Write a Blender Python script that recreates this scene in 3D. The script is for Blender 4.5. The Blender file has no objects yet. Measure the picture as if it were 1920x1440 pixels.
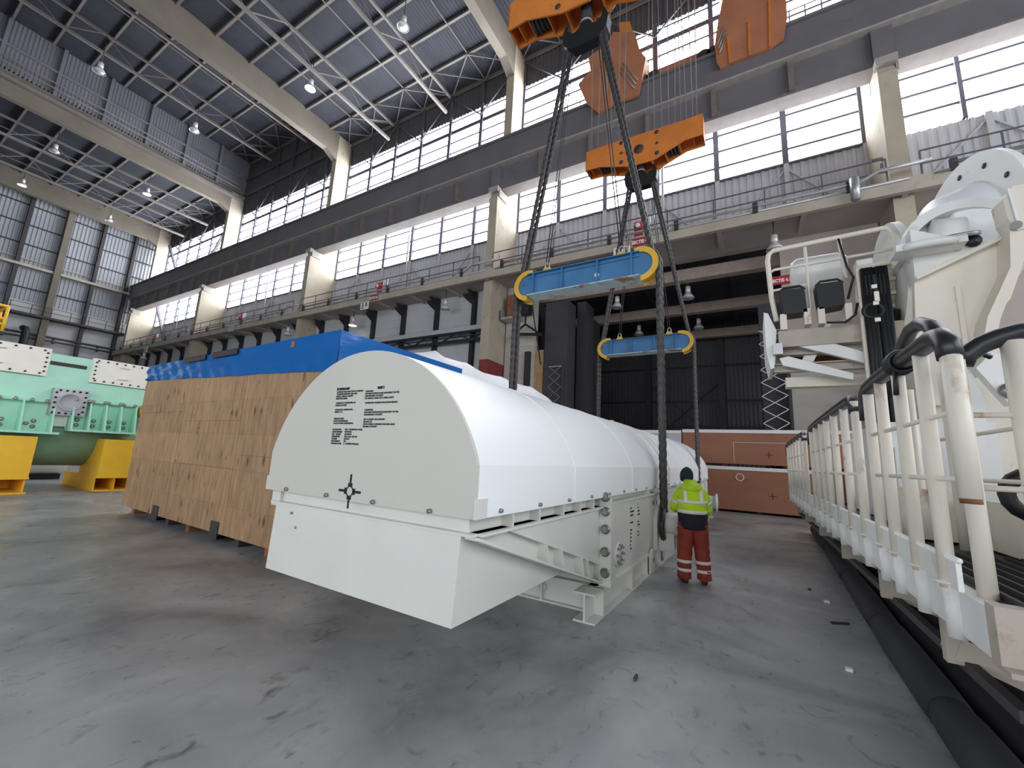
import bpy, bmesh, math, random
from mathutils import Vector, Matrix
random.seed(7)
C = bpy.context.scene.collection
PI = math.pi
# ---------------------------------------------------------------- camera model (1920x1440)
F = 773.17
M = Matrix(((0.8664231, 0.4968803, 0.0492029), (-0.0445108, 0.1750104, -0.9835599), (-0.4973226, 0.8499890, 0.1737496)))
EYE = Vector((0, 0, 1.7))
TH = 0.0202557
OC = Vector((-1.549, 4.841, 0.0))          # right front base corner of the cradle
CU = Vector((math.sin(TH), math.cos(TH), 0)); CV = Vector((math.cos(TH), -math.sin(TH), 0))

def ray(x, y): return M.transposed() @ Vector((x - 960, y - 720, F))
def at(x, y, X=None, Y=None, Z=None):
    """The world point seen at pixel (x, y) on the plane X, Y or Z = const."""
    d = ray(x, y)
    if Z is not None: t = (Z - EYE.z) / d.z
    elif Y is not None: t = Y / d.y
    else: t = X / d.x
    return EYE + d * t
def loc(q): q = q - OC; return Vector((q.dot(CV), q.dot(CU), q.z))
def at_u(x, y, u):
    d = ray(x, y); return loc(EYE + d * ((OC + CU * u - EYE).dot(CU) / d.dot(CU)))
def at_v(x, y, v):
    d = ray(x, y); return loc(EYE + d * ((OC + CV * v - EYE).dot(CV) / d.dot(CV)))
def vuz(v, u, z): return OC + CV * v + CU * u + Vector((0, 0, z))

# ---------------------------------------------------------------- materials
def lin(c):
    def g(v):
        v /= 255.0
        return v / 12.92 if v <= 0.04045 else ((v + 0.055) / 1.055) ** 2.4
    return (g(c[0]), g(c[1]), g(c[2]), 1)
def mat(name, col, rough=0.55, metal=0.0, vary=0.12, vscale=3.0, stain=None, sscale=2.0, slow=0.62, shigh=0.75, bump=0.0, bscale=40.0, stretch=(1, 1, 1), spec=0.4, coat=0.0):
    m = bpy.data.materials.new(name); m.use_nodes = True
    nt = m.node_tree; N = nt.nodes; L = nt.links
    b = N['Principled BSDF']
    b.inputs['Roughness'].default_value = rough; b.inputs['Metallic'].default_value = metal
    b.inputs['Specular IOR Level'].default_value = spec
    if coat: b.inputs['Coat Weight'].default_value = coat
    tc = N.new('ShaderNodeTexCoord'); mp = N.new('ShaderNodeMapping'); mp.inputs['Scale'].default_value = stretch
    L.new(tc.outputs['Object'], mp.inputs['Vector'])
    nz = N.new('ShaderNodeTexNoise'); nz.inputs['Scale'].default_value = vscale; nz.inputs['Detail'].default_value = 6
    L.new(mp.outputs['Vector'], nz.inputs['Vector'])
    c = lin(col)
    r = N.new('ShaderNodeValToRGB')
    r.color_ramp.elements[0].position = 0.3; r.color_ramp.elements[1].position = 0.7
    lo = tuple(max(0, v * (1 - vary)) for v in c[:3]) + (1,); hi = tuple(min(1, v * (1 + vary)) for v in c[:3]) + (1,)
    r.color_ramp.elements[0].color = lo; r.color_ramp.elements[1].color = hi
    L.new(nz.outputs['Fac'], r.inputs['Fac'])
    out = r.outputs['Color']
    if stain:
        n2 = N.new('ShaderNodeTexNoise'); n2.inputs['Scale'].default_value = sscale; n2.inputs['Detail'].default_value = 8; n2.inputs['Roughness'].default_value = 0.65
        L.new(mp.outputs['Vector'], n2.inputs['Vector'])
        r2 = N.new('ShaderNodeValToRGB'); r2.color_ramp.elements[0].position = slow; r2.color_ramp.elements[1].position = shigh
        L.new(n2.outputs['Fac'], r2.inputs['Fac'])
        mx = N.new('ShaderNodeMix'); mx.data_type = 'RGBA'
        L.new(r2.outputs['Color'], mx.inputs['Factor']); L.new(out, mx.inputs['A']); mx.inputs['B'].default_value = lin(stain)
        out = mx.outputs['Result']
    L.new(out, b.inputs['Base Color'])
    if bump:
        n3 = N.new('ShaderNodeTexNoise'); n3.inputs['Scale'].default_value = bscale; n3.inputs['Detail'].default_value = 4
        L.new(mp.outputs['Vector'], n3.inputs['Vector'])
        bp = N.new('ShaderNodeBump'); bp.inputs['Strength'].default_value = bump; bp.inputs['Distance'].default_value = 0.02
        L.new(n3.outputs['Fac'], bp.inputs['Height']); L.new(bp.outputs['Normal'], b.inputs['Normal'])
    m.diffuse_color = c
    return m
def emit(name, col, s):
    m = bpy.data.materials.new(name); m.use_nodes = True; nt = m.node_tree
    nt.nodes.remove(nt.nodes['Principled BSDF'])
    e = nt.nodes.new('ShaderNodeEmission'); e.inputs['Color'].default_value = lin(col); e.inputs['Strength'].default_value = s
    nt.links.new(e.outputs[0], nt.nodes['Material Output'].inputs[0]); return m

# ---------------------------------------------------------------- mesh builder
class MB:
    def __init__(s): s.v = []; s.f = []; s.mi = []; s.sm = []
    def add(s, vs, fs, mi=0, smooth=False):
        o = len(s.v); s.v += [Vector(q) for q in vs]
        for f in fs: s.f.append([o + i for i in f]); s.mi.append(mi); s.sm.append(smooth)
        return s
    def box(s, a, b, mi=0, T=None):
        x0, y0, z0 = a; x1, y1, z1 = b
        vs = [Vector(q) for q in ((x0,y0,z0),(x1,y0,z0),(x1,y1,z0),(x0,y1,z0),(x0,y0,z1),(x1,y0,z1),(x1,y1,z1),(x0,y1,z1))]
        if T is not None: vs = [T @ q for q in vs]
        return s.add(vs, [(0,3,2,1),(4,5,6,7),(0,1,5,4),(1,2,6,5),(2,3,7,6),(3,0,4,7)], mi)
    def bar(s, p, q, w, h, up=(0,0,1), mi=0):
        p = Vector(p); q = Vector(q); d = (q - p)
        if d.length < 1e-6: return s
        d.normalize(); up = Vector(up)
        if abs(d.dot(up)) > 0.98: up = Vector((0,1,0)) if abs(d.y) < 0.9 else Vector((1,0,0))
        r = d.cross(up).normalized(); t = r.cross(d)
        vs = [c + r * (w/2*i) + t * (h/2*j) for c in (p, q) for i, j in ((-1,-1),(1,-1),(1,1),(-1,1))]
        return s.add(vs, [(0,1,2,3),(4,7,6,5),(0,4,5,1),(1,5,6,2),(2,6,7,3),(3,7,4,0)], mi)
    def tube(s, pts, r, n=8, mi=0, smooth=True, cap=True, closed=False):
        pts = [Vector(p) for p in pts]; k = len(pts)
        rs = r if isinstance(r, (list, tuple)) else [r] * k
        vs = []; prev = None
        for i, p in enumerate(pts):
            a = pts[i-1] if (i > 0 or closed) else p; b = pts[(i+1) % k] if (i < k-1 or closed) else p
            t = (b - a)
            t = t.normalized() if t.length > 1e-9 else Vector((0,0,1))
            if prev is None:
                u = Vector((0,0,1)) if abs(t.z) < 0.9 else Vector((1,0,0))
                u = (u - t * u.dot(t)).normalized()
            else:
                u = prev - t * prev.dot(t)
                u = u.normalized() if u.length > 1e-6 else prev
            prev = u; w = t.cross(u)
            for j in range(n):
                an = 2*PI*j/n; vs.append(p + (u*math.cos(an) + w*math.sin(an)) * rs[i])
        fs = []
        for i in range(k if closed else k-1):
            for j in range(n):
                a = i*n+j; b = i*n+(j+1) % n; i2 = (i+1) % k
                fs.append((a, b, i2*n+(j+1) % n, i2*n+j))
        if cap and not closed: fs += [tuple(range(n-1,-1,-1)), tuple((k-1)*n+j for j in range(n))]
        return s.add(vs, fs, mi, smooth)
    def rope(s, pts, r, pitch=0.35, lobes=3, n=15, step=0.03, mi=0):
        """a laid rope: lobed section that turns along its length"""
        P = [Vector(p) for p in pts]; out = []
        for a, b in zip(P[:-1], P[1:]):
            m = max(1, int((b-a).length / step))
            out += [a.lerp(b, i/m) for i in range(m)]
        out.append(P[-1]); vs = []; prev = None; dist = 0; k = len(out)
        for i, p in enumerate(out):
            a = out[max(0,i-1)]; b = out[min(k-1,i+1)]; t = (b-a).normalized()
            if prev is None:
                u = Vector((1,0,0)) if abs(t.x) < 0.9 else Vector((0,0,1)); u = (u - t*u.dot(t)).normalized()
            else: u = (prev - t*prev.dot(t)).normalized()
            prev = u; w = t.cross(u); ph = 2*PI*dist/pitch
            for j in range(n):
                an = 2*PI*j/n; rr = r*(0.74 + 0.30*abs(math.cos(lobes*(an-ph)/2*1.0)))
                vs.append(p + (u*math.cos(an)+w*math.sin(an))*rr)
            if i < k-1: dist += (out[i+1]-p).length
        fs = []
        for i in range(k-1):
            for j in range(n):
                fs.append((i*n+j, i*n+(j+1)%n, (i+1)*n+(j+1)%n, (i+1)*n+j))
        fs += [tuple(range(n-1,-1,-1)), tuple((k-1)*n+j for j in range(n))]
        return s.add(vs, fs, mi, True)
    def cyl(s, p, q, r, n=20, mi=0, r2=None, smooth=True):
        return s.tube([p, q], [r, r if r2 is None else r2], n, mi, smooth)
    def lathe(s, prof, o, axis=(0,0,1), n=20, mi=0, smooth=True):
        ax = Vector(axis).normalized(); u = Vector((1,0,0)) if abs(ax.x) < 0.9 else Vector((0,1,0))
        u = (u - ax*u.dot(ax)).normalized(); w = ax.cross(u); o = Vector(o); vs = []
        for r, z in prof:
            for j in range(n):
                an = 2*PI*j/n; vs.append(o + ax*z + (u*math.cos(an)+w*math.sin(an))*max(r, 1e-4))
        fs = [(i*n+j, i*n+(j+1)%n, (i+1)*n+(j+1)%n, (i+1)*n+j) for i in range(len(prof)-1) for j in range(n)]
        fs += [tuple(range(n-1,-1,-1)), tuple((len(prof)-1)*n+j for j in range(n))]
        return s.add(vs, fs, mi, smooth)
    def prism(s, pts, d, mi=0, smooth=False):
        """extrude the 3-D polygon pts by the vector d"""
        pts = [Vector(p) for p in pts]; d = Vector(d); n = len(pts)
        return s.add(pts + [p + d for p in pts], [tuple(range(n-1,-1,-1)), tuple(range(n, 2*n))] + [(i, (i+1)%n, n+(i+1)%n, n+i) for i in range(n)], mi, smooth)
    def loft(s, rings, mi=0, smooth=True, cap=True):
        n = len(rings[0]); vs = [q for r in rings for q in r]
        fs = [(i*n+j, i*n+(j+1)%n, (i+1)*n+(j+1)%n, (i+1)*n+j) for i in range(len(rings)-1) for j in range(n)]
        if cap: fs += [tuple(range(n-1,-1,-1)), tuple((len(rings)-1)*n+j for j in range(n))]
        return s.add(vs, fs, mi, smooth)
    def ibeam(s, p, q, h, w, t=0.02, up=(0,0,1), mi=0):
        p = Vector(p); q = Vector(q); d = (q-p).normalized(); up = Vector(up); r = d.cross(up).normalized(); up = r.cross(d)
        s.bar(p+up*(h/2-t/2), q+up*(h/2-t/2), w, t, up, mi); s.bar(p-up*(h/2-t/2), q-up*(h/2-t/2), w, t, up, mi)
        return s.bar(p, q, t, h-2*t, up, mi)
    def corr(s, p, along, up, nrm, pitch=0.3, depth=0.05, mi=0):
        """trapezoid corrugated sheet from p, ribs along `up`"""
        p = Vector(p); along = Vector(along); up = Vector(up); nrm = Vector(nrm); k = max(1, int(along.length/pitch)); a = along/k
        vs = []
        for i in range(k):
            for fr, dd in ((0,0),(0.35,0),(0.5,1),(0.85,1)):
                q = p + a*(i+fr) + nrm*(depth*dd); vs += [q, q+up]
        q = p + along; vs += [q, q+up]
        m = len(vs)//2
        return s.add(vs, [(2*i, 2*i+2, 2*i+3, 2*i+1) for i in range(m-1)], mi)
    def build(s, name, mats, parent=None, fix=True):
        me = bpy.data.meshes.new(name)
        vs = s.v
        if parent is not None and parent.name in INV: vs = [INV[parent.name] @ q for q in vs]
        me.from_pydata([tuple(q) for q in vs], [], s.f)
        for m in (mats if isinstance(mats, (list, tuple)) else [mats]): me.materials.append(m)
        for p, mi, sm in zip(me.polygons, s.mi, s.sm): p.material_index = mi; p.use_smooth = sm
        if fix:
            bm = bmesh.new(); bm.from_mesh(me); bmesh.ops.recalc_face_normals(bm, faces=bm.faces); bm.to_mesh(me); bm.free()
        me.update()
        o = bpy.data.objects.new(name, me); C.objects.link(o)
        if parent is not None:
            o.parent = parent
            INV[o.name] = INV.get(parent.name, Matrix())
        return o
INV = {}
def thing(name, label, cat, loc=(0,0,0), rotz=0.0, group=None, local=False):
    """an Empty at the thing's base; parts are given in world coordinates (local=False) or in its own frame"""
    o = bpy.data.objects.new(name, None); C.objects.link(o); o.empty_display_size = 0.2
    o.location = loc; o.rotation_euler = (0, 0, rotz); o['label'] = label; o['category'] = cat
    if group: o['group'] = group
    INV[o.name] = Matrix() if local else (Matrix.Translation(Vector(loc)) @ Matrix.Rotation(rotz, 4, 'Z')).inverted()
    return o
def tag(o, label, cat, group=None):
    o['label'] = label; o['category'] = cat
    if group: o['group'] = group
    return o
def struct(o, label=None):
    o['kind'] = 'structure'
    if label: o['label'] = label
    return o
def copy_tree(o, parent=None):
    c = o.copy(); C.objects.link(c)
    if parent is not None: c.parent = parent
    for ch in list(o.children): copy_tree(ch, c)
    return c
def recentre(o):
    """move a one-mesh thing's origin to the middle of its base"""
    me = o.data; xs = [v.co.copy() for v in me.vertices]
    c = Vector(((min(v.x for v in xs)+max(v.x for v in xs))/2, (min(v.y for v in xs)+max(v.y for v in xs))/2, min(v.z for v in xs)))
    me.transform(Matrix.Translation(-c)); o.location = c; return o
def text_mb(body, size, T, space=1.0, align='LEFT', sx=1.0, depth=0.002, bold=0.0):
    cu = bpy.data.curves.new('t', 'FONT'); cu.body = body; cu.size = size; cu.space_line = space; cu.align_x = align; cu.extrude = depth; cu.offset = bold
    cu.resolution_u = 2
    o = bpy.data.objects.new('t', cu); C.objects.link(o); bpy.context.view_layer.update()
    me = bpy.data.meshes.new_from_object(o.evaluated_get(bpy.context.evaluated_depsgraph_get()))
    b = MB(); S = Matrix.Diagonal((sx, 1, 1, 1))
    b.add([T @ (S @ v.co) for v in me.vertices], [tuple(p.vertices) for p in me.polygons])
    bpy.data.objects.remove(o); bpy.data.curves.remove(cu); bpy.data.meshes.remove(me)
    return b
def frame(o, x, y):
    """4x4 placing text: x reading direction, y up, normal x cross y"""
    x = Vector(x).normalized(); y = Vector(y).normalized(); z = x.cross(y)
    return Matrix(((x.x,y.x,z.x,o[0]),(x.y,y.y,z.y,o[1]),(x.z,y.z,z.z,o[2]),(0,0,0,1)))
def arc(c, ux, uy, r, a0, a1, n=12, ry=None):
    c = Vector(c); ux = Vector(ux); uy = Vector(uy); ry = r if ry is None else ry
    return [c + ux*(r*math.cos(a0+(a1-a0)*i/n)) + uy*(ry*math.sin(a0+(a1-a0)*i/n)) for i in range(n+1)]

MT = dict(
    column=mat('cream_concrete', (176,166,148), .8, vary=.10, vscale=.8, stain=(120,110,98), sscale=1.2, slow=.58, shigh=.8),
    rafter=mat('rafter_concrete', (116,109,98), .85, vary=.10, vscale=.6, stain=(92,85,77), sscale=.9, slow=.6, shigh=.8),  # column concrete made darker: the unlit look of the rafters is in the colour
    redband=mat('red_band_paint', (128,52,52), .6),
    girder=mat('girder_steel', (110,107,110), .6, vary=.10, vscale=.6, stain=(100,94,90), sscale=.5),
    girderlow=mat('girder_pale_steel', (160,154,150), .6), girderunder=mat('girder_underside', (120,112,108), .6),
    roof=mat('roof_deck', (56,58,66), .75, vary=.15, vscale=.5),
    steel=mat('roof_steel', (122,116,112), .6, vary=.15, vscale=.5),
    dsteel=mat('dark_steel', (62,58,60), .6, vary=.15),
    blacksteel=mat('black_steel', (38,38,42), .55),
    corr=mat('corrugated_sheet', (178,178,182), .55, vary=.06, vscale=.4),
    corrend=mat('corrugated_end_sheet', (158,162,168), .5, vary=.10, vscale=.2),
    corrdark=mat('corrugated_dark_sheet', (84,82,84), .7, vary=.1, vscale=.4),
    siding=mat('white_siding', (186,187,189), .6, vary=.05, vscale=.5, stain=(168,168,168), sscale=.3),
    corrstep=mat('corrugated_step_sheet', (126,126,134), .6, vary=.06, vscale=.4),
    frame=mat('window_frame', (92,92,102), .55),
    fascia=mat('fascia_concrete', (176,167,154), .8, vary=.12, vscale=.9, stain=(146,137,127), sscale=.8),
    soffit=mat('soffit_dark', (172,162,156), .85, vary=.12, vscale=.4),
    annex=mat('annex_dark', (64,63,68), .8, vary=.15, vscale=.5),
    annexbeam=mat('annex_beam', (168,152,142), .8, vary=.1),
    rawconc=mat('raw_concrete', (176,172,164), .85, vary=.10, vscale=.7, stain=(148,144,138), sscale=.8, stretch=(1,1,3)),
    galv=mat('galvanised_steel', (176,176,178), .4, metal=.6),
    lampw=mat('lamp_shell', (214,214,214), .35, metal=.3),
    white=mat('white_paint', (216,216,209), .42, vary=.03, vscale=2, stain=(205,204,196), sscale=1.5, spec=.4),
    dome=mat('white_sheet_cover', (242,245,246), .36, vary=.02, vscale=1.5, stain=(228,231,232), sscale=.9, stretch=(1,.35,1), bump=.35, bscale=1.6, spec=.4),
    endp=mat('end_panel_paint', (200,199,190), .5, vary=.02, vscale=1),
    ink=mat('black_ink', (26,28,30), .6, vary=0),
    bolt=mat('bolt_steel', (150,150,146), .35, metal=.6),
    blue=mat('blue_paint', (62,116,160), .5, vary=.12, vscale=3, stain=(48,84,120), sscale=4, slow=.6),
    bluew=mat('worn_blue_paint', (176,196,198), .6, vary=.1, vscale=4, stain=(158,120,92), sscale=1.6, slow=.55, shigh=.62),
    yellow=mat('yellow_paint', (214,170,62), .5, vary=.1, stain=(150,120,60), sscale=6, slow=.6),
    stand=mat('yellow_stand_paint', (250,196,54), .45, vary=.05),
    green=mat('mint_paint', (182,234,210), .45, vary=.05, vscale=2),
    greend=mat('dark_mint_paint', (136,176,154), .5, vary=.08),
    cream=mat('cream_panel_paint', (246,241,228), .45, vary=.03),
    orange=mat('orange_paint', (206,124,56), .5, vary=.10, vscale=2, stain=(150,84,48), sscale=2.5, slow=.62, shigh=.8),
    orange2=mat('aged_orange_paint', (176,116,84), .6, vary=.12, vscale=.8, stain=(130,92,76), sscale=1.2),
    black=mat('black_rubber', (30,31,34), .5, vary=.15),
    foam=mat('black_foam', (40,40,44), .38, vary=.1, spec=.5),
    roll=mat('black_mat', (46,47,50), .8, vary=.15, vscale=3),
    rope=mat('wire_rope', (66,63,62), .5, metal=.25, vary=.25, vscale=20),
    thin=mat('thin_rope', (120,116,118), .5, metal=.3),
    beige=mat('beige_machine_paint', (222,216,202), .48, vary=.05, vscale=2, stain=(150,110,78), sscale=3.2, slow=.62, shigh=.74, stretch=(1,1,.5)),
    beiged=mat('shaded_rusty_beige_paint', (176,167,154), .6, vary=.1, stain=(128,92,70), sscale=2.5, slow=.6, shigh=.72),  # machine beige with shade put into the base colour; blotches are rust
    whitem=mat('white_machine_paint', (228,229,226), .42, vary=.03, vscale=2, stain=(196,192,180), sscale=2.5),
    rust=mat('rusty_plate', (128,82,58), .8, vary=.3, vscale=6),
    tarpw=mat('white_tarpaulin', (238,240,242), .45, vary=.02, bump=.25, bscale=3),
    tarpb=mat('blue_tarpaulin', (18,98,172), .2, vary=.08, vscale=2, bump=.45, bscale=4, stretch=(.5,.5,2), spec=.5),
    brownply=mat('brown_plywood', (152,102,78), .6, vary=.12, vscale=1.2, stain=(120,78,58), sscale=1.6, stretch=(.3,1,1)),
    red=mat('red_sign', (176,40,54), .5, vary=.02),
    plate=mat('white_sign', (226,224,222), .5, vary=.02),
    hivis=mat('hivis_fabric', (176,214,34), .75, vary=.12, vscale=8, bump=.3, bscale=25),
    navy=mat('navy_fabric', (22,24,38), .8, vary=.1, bump=.3, bscale=25),
    trousers=mat('rust_red_trousers', (132,52,38), .8, vary=.15, vscale=7, bump=.3, bscale=22),
    refl=mat('reflective_tape', (222,214,208), .4, vary=.03),
    hat=mat('green_knit', (20,48,42), .9, vary=.2, vscale=60, bump=.5, bscale=120),
    skin=mat('skin', (196,148,122), .6, vary=.05),
    boot=mat('boot_leather', (54,30,24), .6, vary=.2),
    glow=emit('daylit_pane', (244,248,255), 15.0), glow2=emit('daylit_pane_front', (244,248,255), 4.6),
    lampon=emit('lamp_glow', (255,250,235), 6.0),
)
def plywood():
    m = bpy.data.materials.new('pine_plywood'); m.use_nodes = True; nt = m.node_tree; N = nt.nodes; L = nt.links; b = N['Principled BSDF']; b.inputs['Roughness'].default_value = .65
    tc = N.new('ShaderNodeTexCoord')
    def mapped(sc, lo=(0,0,0)):
        mp = N.new('ShaderNodeMapping'); mp.inputs['Scale'].default_value = sc; mp.inputs['Location'].default_value = lo; L.new(tc.outputs['Object'], mp.inputs['Vector']); return mp.outputs['Vector']
    def ramp(sock, p0, c0, p1, c1):
        r = N.new('ShaderNodeValToRGB'); r.color_ramp.elements[0].position = p0; r.color_ramp.elements[0].color = c0; r.color_ramp.elements[1].position = p1; r.color_ramp.elements[1].color = c1; L.new(sock, r.inputs['Fac']); return r.outputs['Color']
    def mix(f, a_, b_, blend='MIX'):
        mx = N.new('ShaderNodeMix'); mx.data_type = 'RGBA'; mx.blend_type = blend
        if isinstance(f, float): mx.inputs['Factor'].default_value = f
        else: L.new(f, mx.inputs['Factor'])
        for k, v in (('A', a_), ('B', b_)):
            if isinstance(v, tuple): mx.inputs[k].default_value = v
            else: L.new(v, mx.inputs[k])
        return mx.outputs['Result']
    def noise(sc, scale, det, dist=0.0):
        n = N.new('ShaderNodeTexNoise'); n.inputs['Scale'].default_value = scale; n.inputs['Detail'].default_value = det; n.inputs['Distortion'].default_value = dist; L.new(mapped(sc), n.inputs['Vector']); return n.outputs['Fac']
    grain = ramp(noise((1, 1, .16), 11, 8, .7), .28, lin((148,114,82)), .72, lin((186,152,114)))
    # sheets of slightly different tone, about 0.6 x 1.25 m
    br = N.new('ShaderNodeTexBrick'); br.offset = .4; br.inputs['Scale'].default_value = 1.0; br.inputs['Brick Width'].default_value = 1.25; br.inputs['Row Height'].default_value = .62; br.inputs['Mortar Size'].default_value = .004; br.inputs['Color1'].default_value = (.78,.78,.78,1); br.inputs['Color2'].default_value = (1,1,1,1); br.inputs['Mortar'].default_value = (.6,.55,.5,1)
    sp = N.new('ShaderNodeSeparateXYZ'); cb = N.new('ShaderNodeCombineXYZ'); L.new(tc.outputs['Object'], sp.inputs[0])
    ad = N.new('ShaderNodeMath'); L.new(sp.outputs['X'], ad.inputs[0]); L.new(sp.outputs['Y'], ad.inputs[1]); L.new(ad.outputs[0], cb.inputs['X']); L.new(sp.outputs['Z'], cb.inputs['Y']); L.new(cb.outputs[0], br.inputs['Vector'])
    col = mix(.8, grain, br.outputs['Color'], 'MULTIPLY')
    v = N.new('ShaderNodeTexVoronoi'); v.inputs['Scale'].default_value = 1.0; v.inputs['Randomness'].default_value = .45; L.new(mapped((6.2, 6.2, 2.3)), v.inputs['Vector'])
    kn = ramp(v.outputs['Distance'], .10, (1,1,1,1), .30, (0,0,0,1))
    mask = ramp(noise((1, 1, 2.2), 1.1, 2), .50, (0,0,0,1), .56, (1,1,1,1))
    f = mix(1.0, kn, mask, 'MULTIPLY')
    L.new(mix(f, col, lin((92,62,40))), b.inputs['Base Color'])
    return m
MT['ply'] = plywood()
def floor_mat():
    m = bpy.data.materials.new('sealed_concrete'); m.use_nodes = True; nt = m.node_tree; N = nt.nodes; L = nt.links; b = N['Principled BSDF']
    tc = N.new('ShaderNodeTexCoord')
    def noise(scale, det, sc=(1,1,1), dist=0.0):
        mp = N.new('ShaderNodeMapping'); mp.inputs['Scale'].default_value = sc; L.new(tc.outputs['Object'], mp.inputs['Vector'])
        n = N.new('ShaderNodeTexNoise'); n.inputs['Scale'].default_value = scale; n.inputs['Detail'].default_value = det; n.inputs['Distortion'].default_value = dist; n.inputs['Roughness'].default_value = .6; L.new(mp.outputs['Vector'], n.inputs['Vector']); return n
    def ramp(n, p0, c0, p1, c1):
        r = N.new('ShaderNodeValToRGB'); r.color_ramp.elements[0].position = p0; r.color_ramp.elements[0].color = c0; r.color_ramp.elements[1].position = p1; r.color_ramp.elements[1].color = c1; L.new(n.outputs['Fac'], r.inputs['Fac']); return r
    base = ramp(noise(.55, 10, dist=.8), .32, lin((124,126,129)), .68, lin((186,187,187)))
    scr = ramp(noise(6, 12, (1, .4, 1), 1.2), .56, (0,0,0,1), .74, (1,1,1,1))
    mx = N.new('ShaderNodeMix'); mx.data_type = 'RGBA'; L.new(scr.outputs['Color'], mx.inputs['Factor']); L.new(base.outputs['Color'], mx.inputs['A']); mx.inputs['B'].default_value = lin((160,160,158))
    dk = ramp(noise(7, 12, (.8, .5, 1), 1.4), .58, (0,0,0,1), .78, (1,1,1,1))
    mx2 = N.new('ShaderNodeMix'); mx2.data_type = 'RGBA'; L.new(dk.outputs['Color'], mx2.inputs['Factor']); L.new(mx.outputs['Result'], mx2.inputs['A']); mx2.inputs['B'].default_value = lin((90,92,95))
    L.new(mx2.outputs['Result'], b.inputs['Base Color'])
    rr = ramp(noise(2.5, 6), .35, (.27,.27,.27,1), .7, (.52,.52,.52,1)); L.new(rr.outputs['Color'], b.inputs['Roughness'])
    bp = N.new('ShaderNodeBump'); bp.inputs['Strength'].default_value = .3; bp.inputs['Distance'].default_value = .012; L.new(noise(4.5, 9, (1, .45, 1), .5).outputs['Fac'], bp.inputs['Height']); L.new(bp.outputs['Normal'], b.inputs['Normal'])
    b.inputs['Specular IOR Level'].default_value = .45
    return m
MT['floor'] = floor_mat()
# ================================================================ HALL SHELL
BAY = 19.35
XC = [5.56 - BAY*k for k in range(5)]          # column lines 5.56 ... -71.84
XEND = -74.0; XR = 26.0; YW = 22.8; YF = -22.0
ZL, ZH = 31.25, 36.0
b = MB(); b.box((XEND-.4, YF-1, -.4), (XR+1, 44, 0)); struct(b.build('floor', MT['floor']), 'dark grey sealed concrete floor')
# roof decks: low, raised between the second and third frame, low
for x0, x1, z in ((XC[2], XR, ZL), (XC[3], XC[2], ZH), (XEND-.3, XC[3], ZL)):
    b = MB(); b.corr((x0, YF, z), (x1-x0, 0, 0), (0, YW-YF+.4, 0), (0,0,1), .25, .03)
    b.box((x0, YF, z+.1), (x1, YW+.4, z+.3)); struct(b.build('ceiling', MT['roof'], fix=False), 'dark corrugated roof deck')
for x in (XC[3], XC[2]):
    b = MB(); b.corr((x, YF, ZL), (0, YW-YF, 0), (0, 0, ZH-ZL), (1,0,0), .25, .03)
    for k in range(14):
        y = YW - .1 - k*3.25
        b.box((x+.06, y-.12, ZL), (x+.3, y+.12, ZH))
    b.bar((x+.2, YF, 33.5), (x+.2, YW, 33.5), .15, .2); struct(b.build('wall_clerestory', MT['corrstep'], fix=False), 'corrugated step between low and raised roof')
# purlins along the hall, trusses across it
for i in range(4):
    xa, xb = XC[i+1], XC[i]; z = (ZH if i == 2 else ZL) - .12
    for k in range(15):
        y = 22.6 - 2.42*k
        b = MB(); b.ibeam((xa+.3, y, z), (xb-.3, y, z), .24, .16, .03); struct(b.build('roof_purlin_beam', MT['steel']))
    for fx in (1/3, 2/3):
        x = xb - BAY*fx; zt = z - .55; zb = z - 2.25
        b = MB(); b.bar((x, -14, zt), (x, 22.2, zt), .16, .2); b.bar((x, -14, zb), (x, 21.9, zb), .2, .22)
        k = 0; y = 21.8
        while y > -12:
            b.bar((x, y, zb if k % 2 else zt), (x, y-2.4, zt if k % 2 else zb), .055, .055); k += 1; y -= 2.4
        struct(b.build('roof_truss_beam', MT['steel']))
    for fx in (1/6, 1/2, 5/6):
        x = xb - BAY*fx; b = MB(); b.bar((x, -14, z-.1), (x, 22.6, z-.1), .06, .08); struct(b.build('roof_tie_beam', MT['steel']))
    b = MB()
    for k in range(6):
        x0 = xa + BAY/6*k; x1 = x0 + BAY/6
        b.bar((x0, 22.5, z-.2), (x1, 20.1, z-.2), .07, .07); b.bar((x1, 22.5, z-.2), (x0, 20.1, z-.2), .07, .07)
    struct(b.build('roof_bracing_beam', MT['steel']))
# end bay
for k in range(15):
    y = 22.6 - 2.42*k
    b = MB(); b.ibeam((XEND, y, ZL-.12), (XC[4]-.3, y, ZL-.12), .24, .16, .03); struct(b.build('roof_purlin_beam', MT['steel']))
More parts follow.
